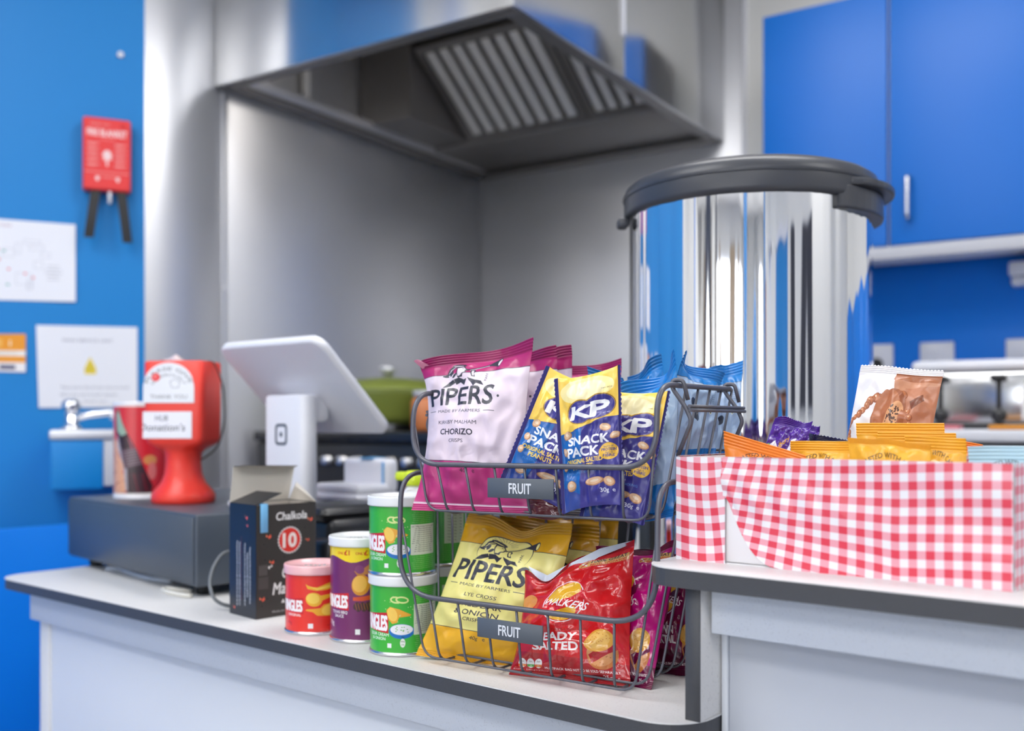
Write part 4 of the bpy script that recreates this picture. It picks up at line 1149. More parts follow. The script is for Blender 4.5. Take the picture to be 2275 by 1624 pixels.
# black receipt printer right of the marker box
pr = empty('receipt_printer', uv(-1.155, .985, CT), CY + R(-4), 'black rounded receipt printer behind the black marker box', 'printer')
MB().box(-.075, .055, -.05, .10, 0, .118, .014, 3).obj('body', black_plastic, pr)
MB().box(-.060, .050, -.06, .09, .112, .134, .012, 3).obj('lid', black_plastic, pr)
MB().box(.045, .105, -.045, .06, .0, .10, .014, 3).obj('roll_cover', black_plastic, pr)
MB().box(.03, .080, -.072, -.045, .045, .092, .010, 3).obj('latch', mat('satin_black', rgb(58, 60, 64), .25), pr)
MB().box(-.04, .104, -.0515, -.049, .052, .058, .0008, 1).obj('trim_line', grey_plastic, pr)
# white spray bottle with lime cap, mostly behind the green tube
sb = empty('spray_bottle', uv(-.968, .965, CT), 0, 'white bottle with a lime cap behind the stacked green crisp tubes', 'bottle')
MB().lathe([(.026, 0), (.029, .004), (.029, .13), (.024, .150), (.012, .166), (.011, .172)], 28).obj('bottle_body', white_plastic, sb)
MB().lathe([(.0135, .170), (.0145, .172), (.0140, .186), (.010, .190), (0, .190)], 20).box(-.03, .004, -.007, .007, .176, .188, .003).obj('cap', mat('lime_plastic', rgb(205, 226, 50), .35), sb)
# ================================================================== DRINKS TIN AND COLLECTION BOX
def face_angle(p):      # direction from p towards the camera
    return math.atan2(-p.y, -p.x)
def can_surface(mb, r, z0, z1, fa, seg=64, rows=2, dent=None):
    def fn(i, j):
        th = fa + (i - .5) * 2 * PI
        return (r * math.cos(th), r * math.sin(th), z0 + (z1 - z0) * j)
    return mb.grid(fn, seg, rows)
tp = cw(-.671, 1.80); tin = empty('drinks_tin', (tp.x, tp.y, CZ + DT), 0, 'red printed tin with a dark glass bottle picture beside the collection box', 'tin')
fa = face_angle(tp)
can_surface(MB(), .0462, .004, .168, fa).obj('printed_wall', printed('tin_print', art_tin(), .35, .3), tin)
MB().lathe([(.0468, 0), (.0468, .005), (.0455, .005), (.0455, 0)], 48, cap=False).obj('bottom_rim', white_plastic, tin)
MB().lathe([(.0468, .166), (.0470, .171), (.0450, .171), (.0448, .10), (.0, .10)], 48, cap=False).obj('top_rim', white_plastic, tin)
# collection box
cp = cw(-.5495, 1.665)
cl = empty('collection_box', (cp.x, cp.y, CZ + DT), YAW + R(-8), 'red plastic charity collection box with handwritten white sticker on the cash drawer', 'collection box')
def sup(hx, hy, n, z, N=48):
    out = []
    for k in range(N):
        a = 2 * PI * k / N; c, s = math.cos(a), math.sin(a)
        out.append((hx * math.copysign(abs(c) ** (2 / n), c), hy * math.copysign(abs(s) ** (2 / n), s), z))
    return out
rings = [sup(.049, .049, 2, 0), sup(.0515, .0515, 2, .004), sup(.0515, .0515, 2, .014), sup(.046, .046, 2, .022), sup(.036, .036, 2, .034), sup(.0305, .0305, 2, .048), sup(.0285, .0285, 2, .068), sup(.0295, .0290, 2.1, .082),
         sup(.0335, .031, 2.5, .089), sup(.042, .035, 4, .095), sup(.0490, .038, 7, .100), sup(.0512, .0385, 9, .108), sup(.0518, .039, 10, .17), sup(.0518, .039, 10, .232), sup(.050, .037, 9, .235)]
MB().loft(rings).obj('body', red_plastic, cl)
MB().box(-.02, .02, -.004, .004, .2345, .2365, .001).obj('coin_slot', black_rubber, cl)
def sticker(name, x0, x1, z0, z1, arch, art, rough=.45):
    def fn(i, j):
        x = x0 + (x1 - x0) * i
        top = z1
        if arch: 
            t = min(abs(2 * i - 1), 1); top = z0 + (z1 - z0) * (.42 + .58 * math.sqrt(max(0, 1 - t * t)))
        z = z0 + (top - z0) * j
        return (x, -.0398, z)
    def uvf(i, j):
        if not arch: return (i, j)
        t = min(abs(2 * i - 1), 1)
        return (i, j * (.42 + .58 * math.sqrt(max(0, 1 - t * t))))
    MB().grid(fn, 24, 8, uvf).obj(name, printed(name + '_print', art, rough, .3), cl)
sticker('thank_you_sticker', -.0505, .038, .166, .232, True, art_arch())
sticker('handwritten_sticker', -.051, .034, .108, .152, False, art_note())
MB().tube(fillet([(.035, 0, .2345), (.052, 0, .237), (.070, 0, .20), (.074, -.002, .13), (.060, 0, .090), (.032, 0, .072)], .03), .00135, 7).obj('cord', black_rubber, cl)
tpm = mat('clear_tape', rgb(225, 205, 205), .12, spec=.9)
MB().grid(lambda i, j: (-.032 + .046 * i, -.030 + .03 * j, .2352 + .012 * math.sin(i * PI) * (.7 + .3 * math.sin(9 * i + 5 * j)) * math.sin(max(.05, j) * PI)), 14, 8).obj('tape', tpm, cl)

# ================================================================== MARKER BOX
kb = uv(-1.077, .785)
KY = CY + R(-4.8)
bx = empty('marker_box', (kb.x, kb.y, CZ + CT), KY, 'black open topped cardboard box printed with a red number ten roundel', 'box')
W_, D_, Hh = .066, .092, .148
pf = printed('marker_front_print', art_chalk_front(), .4, .15); psd = printed('marker_side_print', art_chalk_side(), .35, .2)
blk = mat('black_card', rgb(34, 34, 38), .4)
# right-hand face (printed front), faces +x ; left visible face faces -y
MB().grid(lambda i, j: (0.0003, D_ * i, Hh * j), 4, 6).obj('printed_front', pf, bx)
MB().grid(lambda i, j: (-W_ + W_ * i, -.0003, Hh * j), 4, 6).obj('printed_side', psd, bx)
MB().box(-.0008, 0, 0, D_, 0, Hh).box(-W_, -W_ + .0008, 0, D_, 0, Hh).box(-W_, 0, 0, .0008, 0, Hh).box(-W_, 0, D_ - .0008, D_, 0, Hh).box(-W_, 0, 0, D_, 0, .001).obj('carton', blk, bx)
MB().grid(lambda i, j: (-W_ + .001 + (W_ - .002) * i, .0012, .03 + (Hh - .031) * j), 1, 1).grid(lambda i, j: (-W_ + .001, .001 + (D_ - .002) * i, .03 + (Hh - .031) * j), 1, 1).grid(lambda i, j: (-W_ + .001 + (W_ - .002) * i, D_ - .0012, .03 + (Hh - .031) * j), 1, 1).obj('lining', card_m, bx)
def flap(name, P, mats, th=.0006):
    a, b_, c, d = [Vector(p) for p in P]
    n = (b_ - a).cross(d - a).normalized() * th
    m = MB(); vs = [m.bm.verts.new(p) for p in (a, b_, c, d, a + n, b_ + n, c + n, d + n)]
    f = m.bm.faces.new([vs[0], vs[3], vs[2], vs[1]]); f.material_index = 0
    f = m.bm.faces.new([vs[4], vs[5], vs[6], vs[7]]); f.material_index = 1
    for q in ((0, 1, 5, 4), (1, 2, 6, 5), (2, 3, 7, 6), (3, 0, 4, 7)):
        f = m.bm.faces.new([vs[k] for k in q]); f.material_index = 1
    return m.obj(name, mats, bx)
# black flap folded over the near side, pale back flap standing up, pale right flap
flap('dust_flap', [(-W_, 0, Hh), (0, 0, Hh), (-.002, .040, Hh + .014), (-W_ + .002, .040, Hh + .014)], [card_m, blk])
flap('top_flap', [(-W_, D_, Hh), (-W_, 0, Hh), (-W_ - .004, .008, Hh + .048), (-W_ - .004, D_ + .012, Hh + .044)], [card_m, card_m])
flap('tuck_flap', [(-W_ - .004, D_ + .012, Hh + .044), (-W_ - .004, .008, Hh + .048), (-W_ + .016, .012, Hh + .050), (-W_ + .016, D_ + .004, Hh + .047)], [card_m, blk])
flap('back_flap', [(0, D_, Hh), (-W_, D_, Hh), (-W_ + .004, D_ + .010, Hh + .024), (-.004, D_ - .03, Hh + .022)], [card_m, card_m])
MB().box(.0004, .0012, .006, .017, Hh - .036, Hh + .001, .0002, 1).box(-.018, .001, .006, .017, Hh + .0005, Hh + .0015, .0002, 1).obj('blue_tape', mat('pale_blue_tape', rgb(120, 186, 232), .5), bx)
random.seed(8)
pc = [(120, 80, 170), (232, 222, 40), (240, 120, 60), (70, 170, 90), (226, 60, 120), (60, 120, 200)]
mk = ['purple', 'yellow', 'orange', 'green', 'pink', 'blue']
for i in range(6):
    x, y = -.012 - .018 * (i % 3), .018 + .022 * (i // 3)
    tag(MB().lathe([(.0075, 0), (.0075, .138), (.006, .142), (0, .142)], 16).obj('chalk_marker', mat('marker_ink_%d' % i, rgb(*pc[i % 6]), .4), loc=tuple((Matrix.Translation(bx.location) @ Matrix.Rotation(KY, 4, 'Z')) @ Vector((x, y, .002)))),
        mk[i] + ' chalk marker standing inside the open black box', 'marker', 'chalk markers inside the black box')

# ================================================================== CRISP TUBES
lid_pink = mat('pink_tinted_lid', rgb(240, 186, 190), .2, spec=.6)
foil = mat('sealed_foil', (.8, .8, .8, 1), .3, 1.0)
prt = {}
random.seed(11)
for kind, col in (('green', (62, 178, 58)), ('red', (232, 52, 40)), ('purple', (116, 40, 98))):
    prt[kind] = printed(kind + '_tube_print', art_can(col, kind), .32, .25)
def crisp_tube(X, Y, z, h, kind, label, turn=0.0, lidm=clear_lid):
    p = cw(X, Y); fa = face_angle(p) + turn
    e = empty('crisp_tube', (p.x, p.y, CZ + z), 0, label, 'crisp tube', 'crisp tubes')
    can_surface(MB(), .0370, .0035, h - .006, fa, 72, 1).obj('printed_wall', prt[kind], e)
    MB().lathe([(.0375, 0), (.0385, .001), (.0385, .003), (.0372, .0045), (.0368, .0045), (.036, .001)], 60, cap=False).obj('bottom_rim', tin_m, e)
    MB().lathe([(.0374, h - .0108), (.0390, h - .0108), (.0393, h - .0095), (.0388, h - .0075), (.0393, h - .002), (.0385, h), (.0366, h), (.0360, h - .003), (.0, h - .0035)], 72, cap=False).obj('lid', lidm, e)
    can_surface(MB(), .0374, h - .010, h - .006, fa, 48, 1).obj('top_seam', tin_m, e)
    tb = MB(); 
    for k in range(5): tb.box(-.014 + k * .0055, -.010 + k * .0055, -.005, .005, 0, .0006, .0002, 1)
    o = tb.obj('embossed_mark', foil, e); o.location = (0, 0, h - .0034); o.rotation_euler = (0, 0, fa + PI / 2)
    return e
crisp_tube(-.242, 1.23, CT, .083, 'red', 'short red crisp tube in front of the black marker box', 0, lid_pink)
crisp_tube(-.179, 1.187, CT, .122, 'purple', 'tall purple crisp tube with a yellow price band')
crisp_tube(-.1225, 1.122, CT, .0872, 'green', 'green crisp tube at the bottom of the front stack', R(1))
crisp_tube(-.1235, 1.122, CT + .0872, .0872, 'green', 'green crisp tube on top of the front stack', R(-3))
crisp_tube(-.088, 1.195, CT, .0872, 'green', 'green crisp tube at the bottom of the rear stack by the basket', R(-82))
crisp_tube(-.088, 1.195, CT + .0872, .0872, 'green', 'green crisp tube on top of the rear stack by the basket', R(-78))

# ================================================================== WIRE BASKETS
def txt_mesh(s, h, mt, parent, name, M, bold=.0, th=.0004, ws=1.0):
    co, tr = text_tris(s, bold)
    k = h / .69
    m = MB(); w = co[:, 0].max() * k * ws
    vs = [m.bm.verts.new((c[0] * k * ws - w / 2, c[1] * k - h / 2, th)) for c in co]
    for t in tr:
        try: m.bm.faces.new([vs[i] for i in t])
        except ValueError: pass
    bmesh.ops.transform(m.bm, matrix=M, verts=m.bm.verts)
    return m.obj(name, mt, parent, recalc=False)
letter_m = mat('white_lettering', rgb(226, 230, 236), .5)
BY = CY + R(5.0)
def basket(cu_, cv_, z, wb, wt, hf, hs, d, dt, lx, lz, label, roll=0.0, arms=False):
    p = uv(cu_, cv_, z)
    e = empty('wire_basket', p, BY, label, 'basket', 'stacked wire baskets')
    e.rotation_euler = (0, roll, BY)
    yf = -.006
    rim = [(0, yf, hf), (wt, yf, hf), (wt, yf + .004, hs), (wt, dt, hs), (-wt, dt, hs), (-wt, yf + .004, hs), (-wt, yf, hf)]
    rp = fillet(rim, [0, .050, .030, .02, .02, .030, .050], 10, closed=True)
    MB().tube(rp, .0027, 10, closed=True).obj('rim', wire_m, e)
    xs = [(-3 + k) * .0364 for k in range(7)]
    for x in xs:
        MB().tube(fillet([(x, yf, hf), (x * .95, .004, 0), (x * .95, d, 0), (x, dt, hs)], [0, .014, .014, 0], 5), .00135, 7).obj('wire', wire_m, e)
    n = 6
    for k in range(n):
        t = k / (n - 1); yb = .004 + (d - .004) * t; yt = .032 + (dt - .04) * t
        zz = hs if k else hs * .78
        yt = yt if k else yf + .003
        MB().tube(fillet([(-wt, yt, zz), (-wb, yb, .003), (wb, yb, .003), (wt, yt, zz)], [0, .016, .016, 0], 5), .00135, 7).obj('wire', wire_m, e)
    MB().tube([(-wt * .98, dt, hs * .5), (wt * .98, dt, hs * .5)], .00135, 7).obj('wire', wire_m, e)
    pl = MB().box(lx - .039, lx + .039, yf - .0052, yf - .0036, lz - .0098, lz + .0098, .0004, 1).obj('label_plate', label_m, e)
    txt_mesh('FRUIT', .0098, letter_m, pl, 'lettering', Matrix.Translation((lx, yf - .0052, lz)) @ Matrix.Rotation(PI / 2, 4, 'X'), .02, .0003, .72)
    if arms:
        for s in (1, -1):
            arm = MB()
            for y in (.038, .164):
                arm.tube(fillet([(s * (wt + .009), y + .006, hs - .014), (s * (wt + .005), y + .004, hs + .005), (s * (wt - .005), y + .001, hs + .005), (s * (wt - .004), y, hs - .003), (s * (wt + .010), y, hs - .022), (s * (wt + .015), y, hs - .034), (s * (wt + .001), y, hs - .066)], .004, 4), .0021, 8)
            arm.tube([(s * (wt + .0135), .036, hs - .020), (s * (wt + .0135), .172, hs - .020)], .0017, 8)
            arm.tube([(s * (wt + .0145), .036, hs - .0235), (s * (wt + .0145), .172, hs - .0235)], .0017, 8)
            arm.obj('stacking_arm', wire_m, e)
    return e
basket(-.6200, .7640, CT + .0045, .125, .152, .068, .196, .135, .172, -.005, .046, 'lower wire basket standing on the worktop with a slate label', 0)
basket(-.6120, .7670, -.094, .130, .143, .052, .128, .140, .182, -.002, .030, 'upper wire basket stacked on the lower one', R(-.6), True)

# ================================================================== PACKETS
def packet(name, label, cat, group, quad, T, m, seed=0, seal=(.06, .055), side=False, mid=None, bend=.003, bendk=1.0, bph=0.0, dip=0.0, dipx=0.5, crump=1.25, serr=False, inset=.05, nx=48, ny=104):
    TLc, TRc, BRc, BLc = quad
    org = (BLc + BRc) / 2
    ex = ((TRc - TLc) + (BRc - BLc)); ey = ((TLc - BLc) + (TRc - BRc))
    n = ex.cross(ey).normalized()
    Wd = ex.length / 2; Hd = ey.length / 2
    mb = MB()
    sb_, st_ = seal
    def tmap(j):
        if j < .2: return j / .2 * sb_
        if j > .78: return 1 - (1 - j) / .22 * st_
        return sb_ + (j - .2) / .58 * (1 - sb_ - st_)
    def fn(sgn):
        def f(i, j):
            if side: s, t = 2 * j - 1, tmap(i); a, b_ = tmap(i), j
            else: s, t = 2 * i - 1, tmap(j); a, b_ = i, tmap(j)
            q = (t - sb_) / (1 - sb_ - st_)
            pr = 0.0
            if 0 < q < 1: pr = math.sin(PI * q) ** .62 * (1.08 - .16 * q)
            rd = max(0.0, 1 - s * s) ** .62
            # pinch of the free edges where the packet is full
            k = 1 - inset * pr
            if side: b2 = .5 + (b_ - .5) * k; a2 = a
            else: a2 = .5 + (a - .5) * k; b2 = b_
            P = (BLc * (1 - a2) + BRc * a2) * (1 - b2) + (TLc * (1 - a2) + TRc * a2) * b2
            if mid:
                P += ((mid[0] - (BLc + TLc) / 2) * (1 - a2) + (mid[1] - (BRc + TRc) / 2) * a2) * (4 * b2 * (1 - b2))
            mask = pr * rd
            sm = min(1.0, mask * 2.2)
            w = noise.noise(Vector((a * 3.1 + seed * 7.3, b_ * 3.6, seed * 1.7)))
            w2 = noise.noise(Vector((a * 7.0 + seed * 3.1, b_ * 7.5 + 5, seed)))
            w3 = 1 - 2 * abs(noise.noise(Vector((a * 4.5 + b_ * 3 + seed, b_ * 5.5 - a * 2, seed * 2.2)))) + .6 * (1 - 2 * abs(noise.noise(Vector((a * 8 - b_ * 5 + seed, b_ * 8 + a * 4, seed * 1.2)))))
            d = T * mask * (1 + .35 * w) + crump * sm * (.0022 * w2 + .0022 * (w3 - .5))
            # pleats running out of the seals
            for edge, dist in ((0, q), (1, 1 - q)):
                if 0 <= dist < .5:
                    d += crump * .0026 * math.sin(s * (7.5 + edge * 2) + seed * 2.1 + edge) * math.exp(-dist / .13) * min(1, dist / .04) * (1 - abs(s) ** 3)
            off = n * (sgn * (d + .0002))
            # crimp ridges
            if t < sb_ or t > 1 - st_:
                kk = (t / sb_) if t < sb_ else (1 - t) / st_
                off += n * (.00062 * math.sin(kk * 2 * PI * 4.5))
            amt = max(0.0, (t - .70) / .30) ** 1.5 if not side else 0
            off += n * (bend * amt * math.sin(bendk * PI * a * 2 + bph) * 3)
            amb = max(0.0, (.25 - t) / .25) ** 1.5 if not side else 0
            off += n * (bend * .8 * amb * math.sin(PI * a * 2 + bph + 1))
            if dip: off += Vector((0, 0, -dip * math.exp(-((a - dipx) / .16) ** 2) * max(0.0, (b_ - .55) / .45) ** 1.6))
            if serr:
                e_ = j if not side else i
                if e_ > .999 or e_ < .001:
                    kx = round((i if not side else j) * (nx if not side else ny))
                    off += (ey if not side else ex).normalized() * ((.0009 if kx % 2 else -.0003) * (1 if e_ > .5 else -1))
            return P + off - org
        return f
    def uvf(i, j):
        return (tmap(i), j) if side else (i, tmap(j))
    mb.grid(fn(1), nx, ny, uvf)
    mb.grid(fn(-1), nx, ny, uvf, flip=True)
    o = mb.obj(name, m, loc=org, recalc=False)
    return tag(o, label, cat, group)

def Q(*a):
    return [px(*p) if len(p) == 3 else Vector(p) for p in a]

mag, magd = (196, 58, 130), (160, 20, 84)
y1_ = dict(emb=.135, es=.0024, pip=(.245, .36), made=.412, foot=.71, g=.775)
A1 = art_farm_crisps((178, 34, 108), (228, 212, 226), magd, [('KIRKBY MALHAM', .487, 18, .42, .008), ('CHORIZO', .553, 28, .36, .03), ('CRISPS', .60, 17, .16, .008)], y1_, .145, False, foot=(196, 56, 128))
m_cz = printed('plum_packet_print', A1, .36, .12, crinkle=.18)
y2_ = dict(emb=.205, es=.0024, pip=(.315, .445), made=.49, foot=.775, g=.835)
A2 = art_farm_crisps((214, 160, 22), (238, 228, 140), (150, 100, 10), [('LYE CROSS', .555, 19, .30, .006), ('CHEDDAR', .62, 27, .42, .03), ('& ONION', .675, 27, .40, .03), ('CRISPS', .715, 18, .18, .006)], y2_, .20, True, xc=.42, foot=(236, 178, 30))
m_cd = printed('yellow_packet_print', A2, .34, .15, crinkle=.18)
y3_ = dict(emb=.18, pip=(.30, .42), made=.47, foot=.78, g=.85)
A3 = art_farm_crisps((22, 126, 204), (166, 192, 222), (10, 90, 160), [('ANGLESEY', .55, 19, .30, .006), ('SEA SALT', .61, 27, .40, .03), ('CRISPS', .66, 18, .18, .006)], y3_, .19, False, foot=(22, 120, 200))
m_ss = printed('blue_packet_print', A3, .34, .15, crinkle=.18)
m_sb = printed('blue_packet_back_print', art_blue_back(), .34, .15, crinkle=.18)
m_kp = printed('peanut_packet_print', art_peanuts(), .32, .2, crinkle=.15)
random.seed(2); m_rs = printed('red_packet_print', art_multipack((206, 30, 34), (176, 24, 34), 'READY', 'SALTED'), .14, .5, crinkle=.3)
random.seed(4); m_pc = printed('pink_packet_print', art_multipack((190, 12, 122), (112, 16, 66), 'PRAWN', 'COCKTAIL'), .15, .5, crinkle=.3)

G1 = 'plum packets in the upper basket'
CR = 'crisp packet'
C1 = packet('crisp_packet', 'front plum and pale pink crisp packet in the upper basket', CR, G1, Q((936, 806, 1.105), (1190, 752, 1.045), (1180, 1143, 1.02), (917, 1134, 1.068)), .017, m_cz, 1, (.05, .075), mid=Q((946, 950, 1.086), (1172, 957, 1.03)), bend=.0035, bph=.6)
cf = Q((919, 802, 1.085), (934, 801, 1.09), (954, 812, 1.088), (941, 822, 1.098))
MB().grid(lambda i, j: (cf[3] * (1 - i) + cf[2] * i) * (1 - j) + (cf[0] * (1 - i) + cf[1] * i) * j + Vector((0, 0, .0015 * math.sin(i * 3.1))) - C1.location, 4, 5).obj('turned_corner', mat('pale_packet_inside', rgb(226, 150, 176), .4), C1)
packet('crisp_packet', 'second plum crisp packet directly behind the front one', CR, G1, Q((1010, 800, 1.145), (1245, 772, 1.085), (1238, 1118, 1.06), (1005, 1118, 1.11)), .014, m_cz, 2, (.05, .075), bend=.004, bph=1.4)
packet('crisp_packet', 'third plum crisp packet with a pale upturned corner behind the peanuts', CR, G1, Q((1065, 835, 1.18), (1279, 772, 1.13), (1262, 1105, 1.095), (1055, 1105, 1.15)), .012, m_cz, 3, (.05, .075), bend=.006, bph=2.4)
packet('crisp_packet', 'rearmost plum crisp packet showing only its dark crimped top', CR, G1, Q((1185, 826, 1.21), (1382, 796, 1.15), (1378, 1100, 1.12), (1180, 1100, 1.17)), .012, m_cz, 4, (.05, .085), bend=.003, bph=.2)
G2 = 'peanut packets in the upper basket'
kpq = Q((1214, 812, 1.0), (1362, 868, .985), (1262, 1140, .962), (1106, 1078, .995))
packet('peanut_packet', 'leftmost peanut packet, tilted and half hidden', 'peanut packet', G2, kpq, .007, m_kp, 5, (.055, .04), side=True, serr=True, nx=96, ny=60)
packet('peanut_packet', 'middle peanut packet standing upright at the front', 'peanut packet', G2, Q((1232, 842, .972), (1378, 810, .945), (1384, 1122, .925), (1250, 1142, .955)), .008, m_kp, 6, (.055, .04), side=True, serr=True, nx=96, ny=60)
packet('peanut_packet', 'rightmost peanut packet, low and leaning behind the basket rim', 'peanut packet', G2, Q((1350, 866, .985), (1489, 868, .962), (1430, 1168, .93), (1288, 1148, .965)), .008, m_kp, 7, (.055, .04), side=True, serr=True, nx=96, ny=60)
G3 = 'blue packets in the upper basket'
packet('crisp_packet', 'large blue crisp packet next to the right-hand peanuts', CR, G3, Q((1383, 872, 1.02), (1512, 784, 1.0), (1500, 1150, .945), (1392, 1160, .985)), .014, m_sb, 8, (.05, .11), bend=.006, bph=1.0)
packet('crisp_packet', 'blue crisp packet folded forward behind the basket handle', CR, G3, Q((1506, 782, 1.02), (1592, 834, 1.08), (1588, 1040, 1.03), (1470, 1060, .99)), .014, m_sb, 9, (.05, .11), bend=.004, bph=2.0)
packet('crisp_packet', 'rightmost blue crisp packet beside the urn', CR, G3, Q((1560, 822, 1.10), (1651, 800, 1.13), (1640, 1050, 1.09), (1550, 1060, 1.075)), .012, m_sb, 10, (.05, .12), bend=.003, bph=0)
packet('crisp_packet', 'blue crisp packet at the back between the plum and blue groups', CR, G3, Q((1395, 838, 1.13), (1470, 786, 1.11), (1500, 1080, 1.08), (1385, 1090, 1.11)), .012, m_ss, 11, (.05, .11), bend=.003, bph=3)
packet('crisp_packet', 'low blue crisp packet peeping over the middle peanut packet', CR, G3, Q((1312, 816, 1.09), (1392, 842, 1.07), (1390, 1090, 1.05), (1312, 1090, 1.08)), .010, m_ss, 12, (.05, .12), bend=.003, bph=1)
m_br = printed('brown_packet_print', art_plain((120, 50, 56), (104, 44, 50)), .3, .2, crinkle=.2)
packet('snack_packet', 'small dark brown packet lying in the bottom of the upper basket', 'snack packet', None, Q((1168, 1088, 1.01), (1262, 1104, .985), (1252, 1152, .975), (1176, 1153, .985)), .006, m_br, 13, (.08, .28), crump=.6)

G4 = 'yellow packets in the lower basket'
packet('crisp_packet', 'front yellow cheese and onion crisp packet leaning in the lower basket', CR, G4, Q((1046, 1140, 1.11), (1275, 1164, 1.05), (1172, 1492, 1.04), (926, 1456, 1.078)), .017, m_cd, 14, (.05, .085), mid=Q((984, 1296, 1.088), (1236, 1340, 1.028)), bend=.003, bph=.5, dip=.013, dipx=.5)
packet('crisp_packet', 'second yellow crisp packet behind the front one', CR, G4, Q((1120, 1148, 1.145), (1340, 1172, 1.09), (1300, 1470, 1.05), (1090, 1430, 1.11)), .014, m_cd, 15, (.05, .12), bend=.004, bph=2.0)
packet('crisp_packet', 'rearmost yellow crisp packet in the lower basket', CR, G4, Q((1150, 1128, 1.185), (1378, 1140, 1.13), (1372, 1440, 1.10), (1150, 1420, 1.15)), .013, m_cd, 16, (.05, .07), bend=.003, bph=1.0)
RP = packet('crisp_packet', 'glossy red ready salted crisp packet with a folded top corner', CR, 'multipack packets in the lower basket', Q((1170, 1262, 1.035), (1412, 1200, .992), (1402, 1526, .952), (1134, 1499, 1.012)), .018, m_rs, 17, (.05, .045), bend=.004, bph=.3, dip=.022, dipx=.24, crump=1.5)
lo_ = [px(1178, 1268, 1.022), px(1212, 1302, 1.018), px(1260, 1280, 1.012), px(1330, 1238, 1.004), px(1404, 1208, .996)]
hi_ = [px(1174, 1258, 1.024), px(1216, 1278, 1.021), px(1262, 1254, 1.015), px(1332, 1219, 1.007), px(1404, 1201, .998)]
def cat(P_, t):
    t = min(t, .9999) * 4; q = int(t); return P_[q].lerp(P_[q + 1], t - q)
MB().grid(lambda i, j: cat(lo_, i).lerp(cat(hi_, i), j) - RP.location, 24, 3).obj('silver_lining', mat('silver_film', rgb(196, 204, 218), .3, .3), RP)
packet('crisp_packet', 'bright magenta crisp packet behind the red one', CR, 'multipack packets in the lower basket', Q((1337, 1222, 1.065), (1512, 1208, 1.005), (1450, 1534, .952), (1312, 1512, 1.0)), .016, m_pc, 18, (.05, .05), bend=.004, bph=1.3, crump=1.5)
packet('crisp_packet', 'dark magenta crisp packet at the right end behind the support board', CR, 'multipack packets in the lower basket', Q((1400, 1225, 1.09), (1590, 1232, 1.05), (1568, 1502, .985), (1420, 1498, 1.03)), .012, printed('wine_packet_print', art_multipack((120, 16, 70), (84, 10, 48), 'PRAWN', 'COCKTAIL'), .16, .5, crinkle=.3), 19, (.05, .05), bend=.003, bph=.2, crump=1.2)

# ================================================================== GINGHAM BOX AND ITS BISCUITS
gb = uv(-.462, .800)
GL, GH, GD = .281, .0930, .165
gx = empty('gingham_box', (gb.x, gb.y, CZ + ST), CY, 'open box wrapped in red and white gingham paper on the raised worktop', 'box')
t = .003
MB().box(0, GL, 0, t, 0, GH, .0006, 1).box(0, GL, GD - t, GD, 0, GH, .0006, 1).box(0, t, t, GD - t, 0, GH, .0006, 1).box(GL - t, GL, t, GD - t, 0, GH, .0006, 1).box(0, GL, 0, GD, 0, .002).obj('carton', white_card, gx)
def gingham():
    m = mat('gingham_paper', (1, 1, 1, 1), .32, coat=.25, bump=.12, bump_scale=70)
    nt = m.node_tree; N = nt.nodes; L = nt.links
    u = N.new('ShaderNodeUVMap'); u.uv_map = 'uv'; sp_ = N.new('ShaderNodeSeparateXYZ'); L.new(u.outputs[0], sp_.inputs[0])
    st = []
    for k in (0, 1):
        fr = N.new('ShaderNodeMath'); fr.operation = 'FRACT'; L.new(sp_.outputs[k], fr.inputs[0])
        pp = N.new('ShaderNodeMath'); pp.operation = 'PINGPONG'; pp.inputs[1].default_value = .5; L.new(fr.outputs[0], pp.inputs[0])
        g_ = N.new('ShaderNodeMapRange'); g_.inputs[1].default_value = .235; g_.inputs[2].default_value = .265; L.new(pp.outputs[0], g_.inputs[0]); st.append(g_)
    a = N.new('ShaderNodeMath'); a.operation = 'ADD'; L.new(st[0].outputs[0], a.inputs[0]); L.new(st[1].outputs[0], a.inputs[1])
    h = N.new('ShaderNodeMath'); h.operation = 'MULTIPLY'; h.inputs[1].default_value = .5; L.new(a.outputs[0], h.inputs[0])
    cr = N.new('ShaderNodeValToRGB'); L.new(h.outputs[0], cr.inputs[0])
    cr.color_ramp.elements[0].color = rgb(238, 236, 240); cr.color_ramp.elements[1].color = rgb(224, 62, 84)
    e = cr.color_ramp.elements.new(.5); e.color = rgb(236, 164, 178)
    L.new(cr.outputs[0], N['Principled BSDF'].inputs['Base Color'])
    return m
gm_ = gingham(); PER = .0135
def zb(x):      # lower edge of the draped front paper
    if x >= .100: return 0.0
    if x < .050: return .058
    return .058 * (1 - (x - .050) / .050) ** 2.4
def front(i, j):
    x = .046 + (GL - .046) * i
    z0 = zb(x); z = z0 + (GH + .0012 - z0) * j
    k = max(0.0, 1 - (x - .05) / .12)
    y = -.0015 - .004 * k * math.sin(PI * min(1, (1 - j) * 1.2)) * (.6 + .4 * math.sin(x * 260 + z * 120)) - .0012 * math.sin(z * 55 + x * 14) ** 2 - .0006 * math.sin(x * 60)
    return (x, y, z)
def fuv(i, j):
    x, y, z = front(i, j)
    k = max(0.0, 1 - (x - .046) / .15)
    zz = max(0, GH - z)
    return ((x + k * k * zz * .25) / PER, (z - zz * k * .35 + .004 * math.sin(x * 16)) / PER)
MB().grid(front, 90, 30, fuv).obj('front_paper', gm_, gx)
def leftp(i, j):
    x = -.0012 + .0492 * i; z = (GH + .0005) * j
    return (x, -.0022 - .0010 * math.sin(z * 80 + x * 90) * math.sin(PI * i), z)
MB().grid(leftp, 16, 24, lambda i, j: ((leftp(i, j)[0] - .010 * (1 - j) * i) / PER, (leftp(i, j)[2] + .003 * math.sin(i * 3)) / PER)).obj('end_paper', gm_, gx)
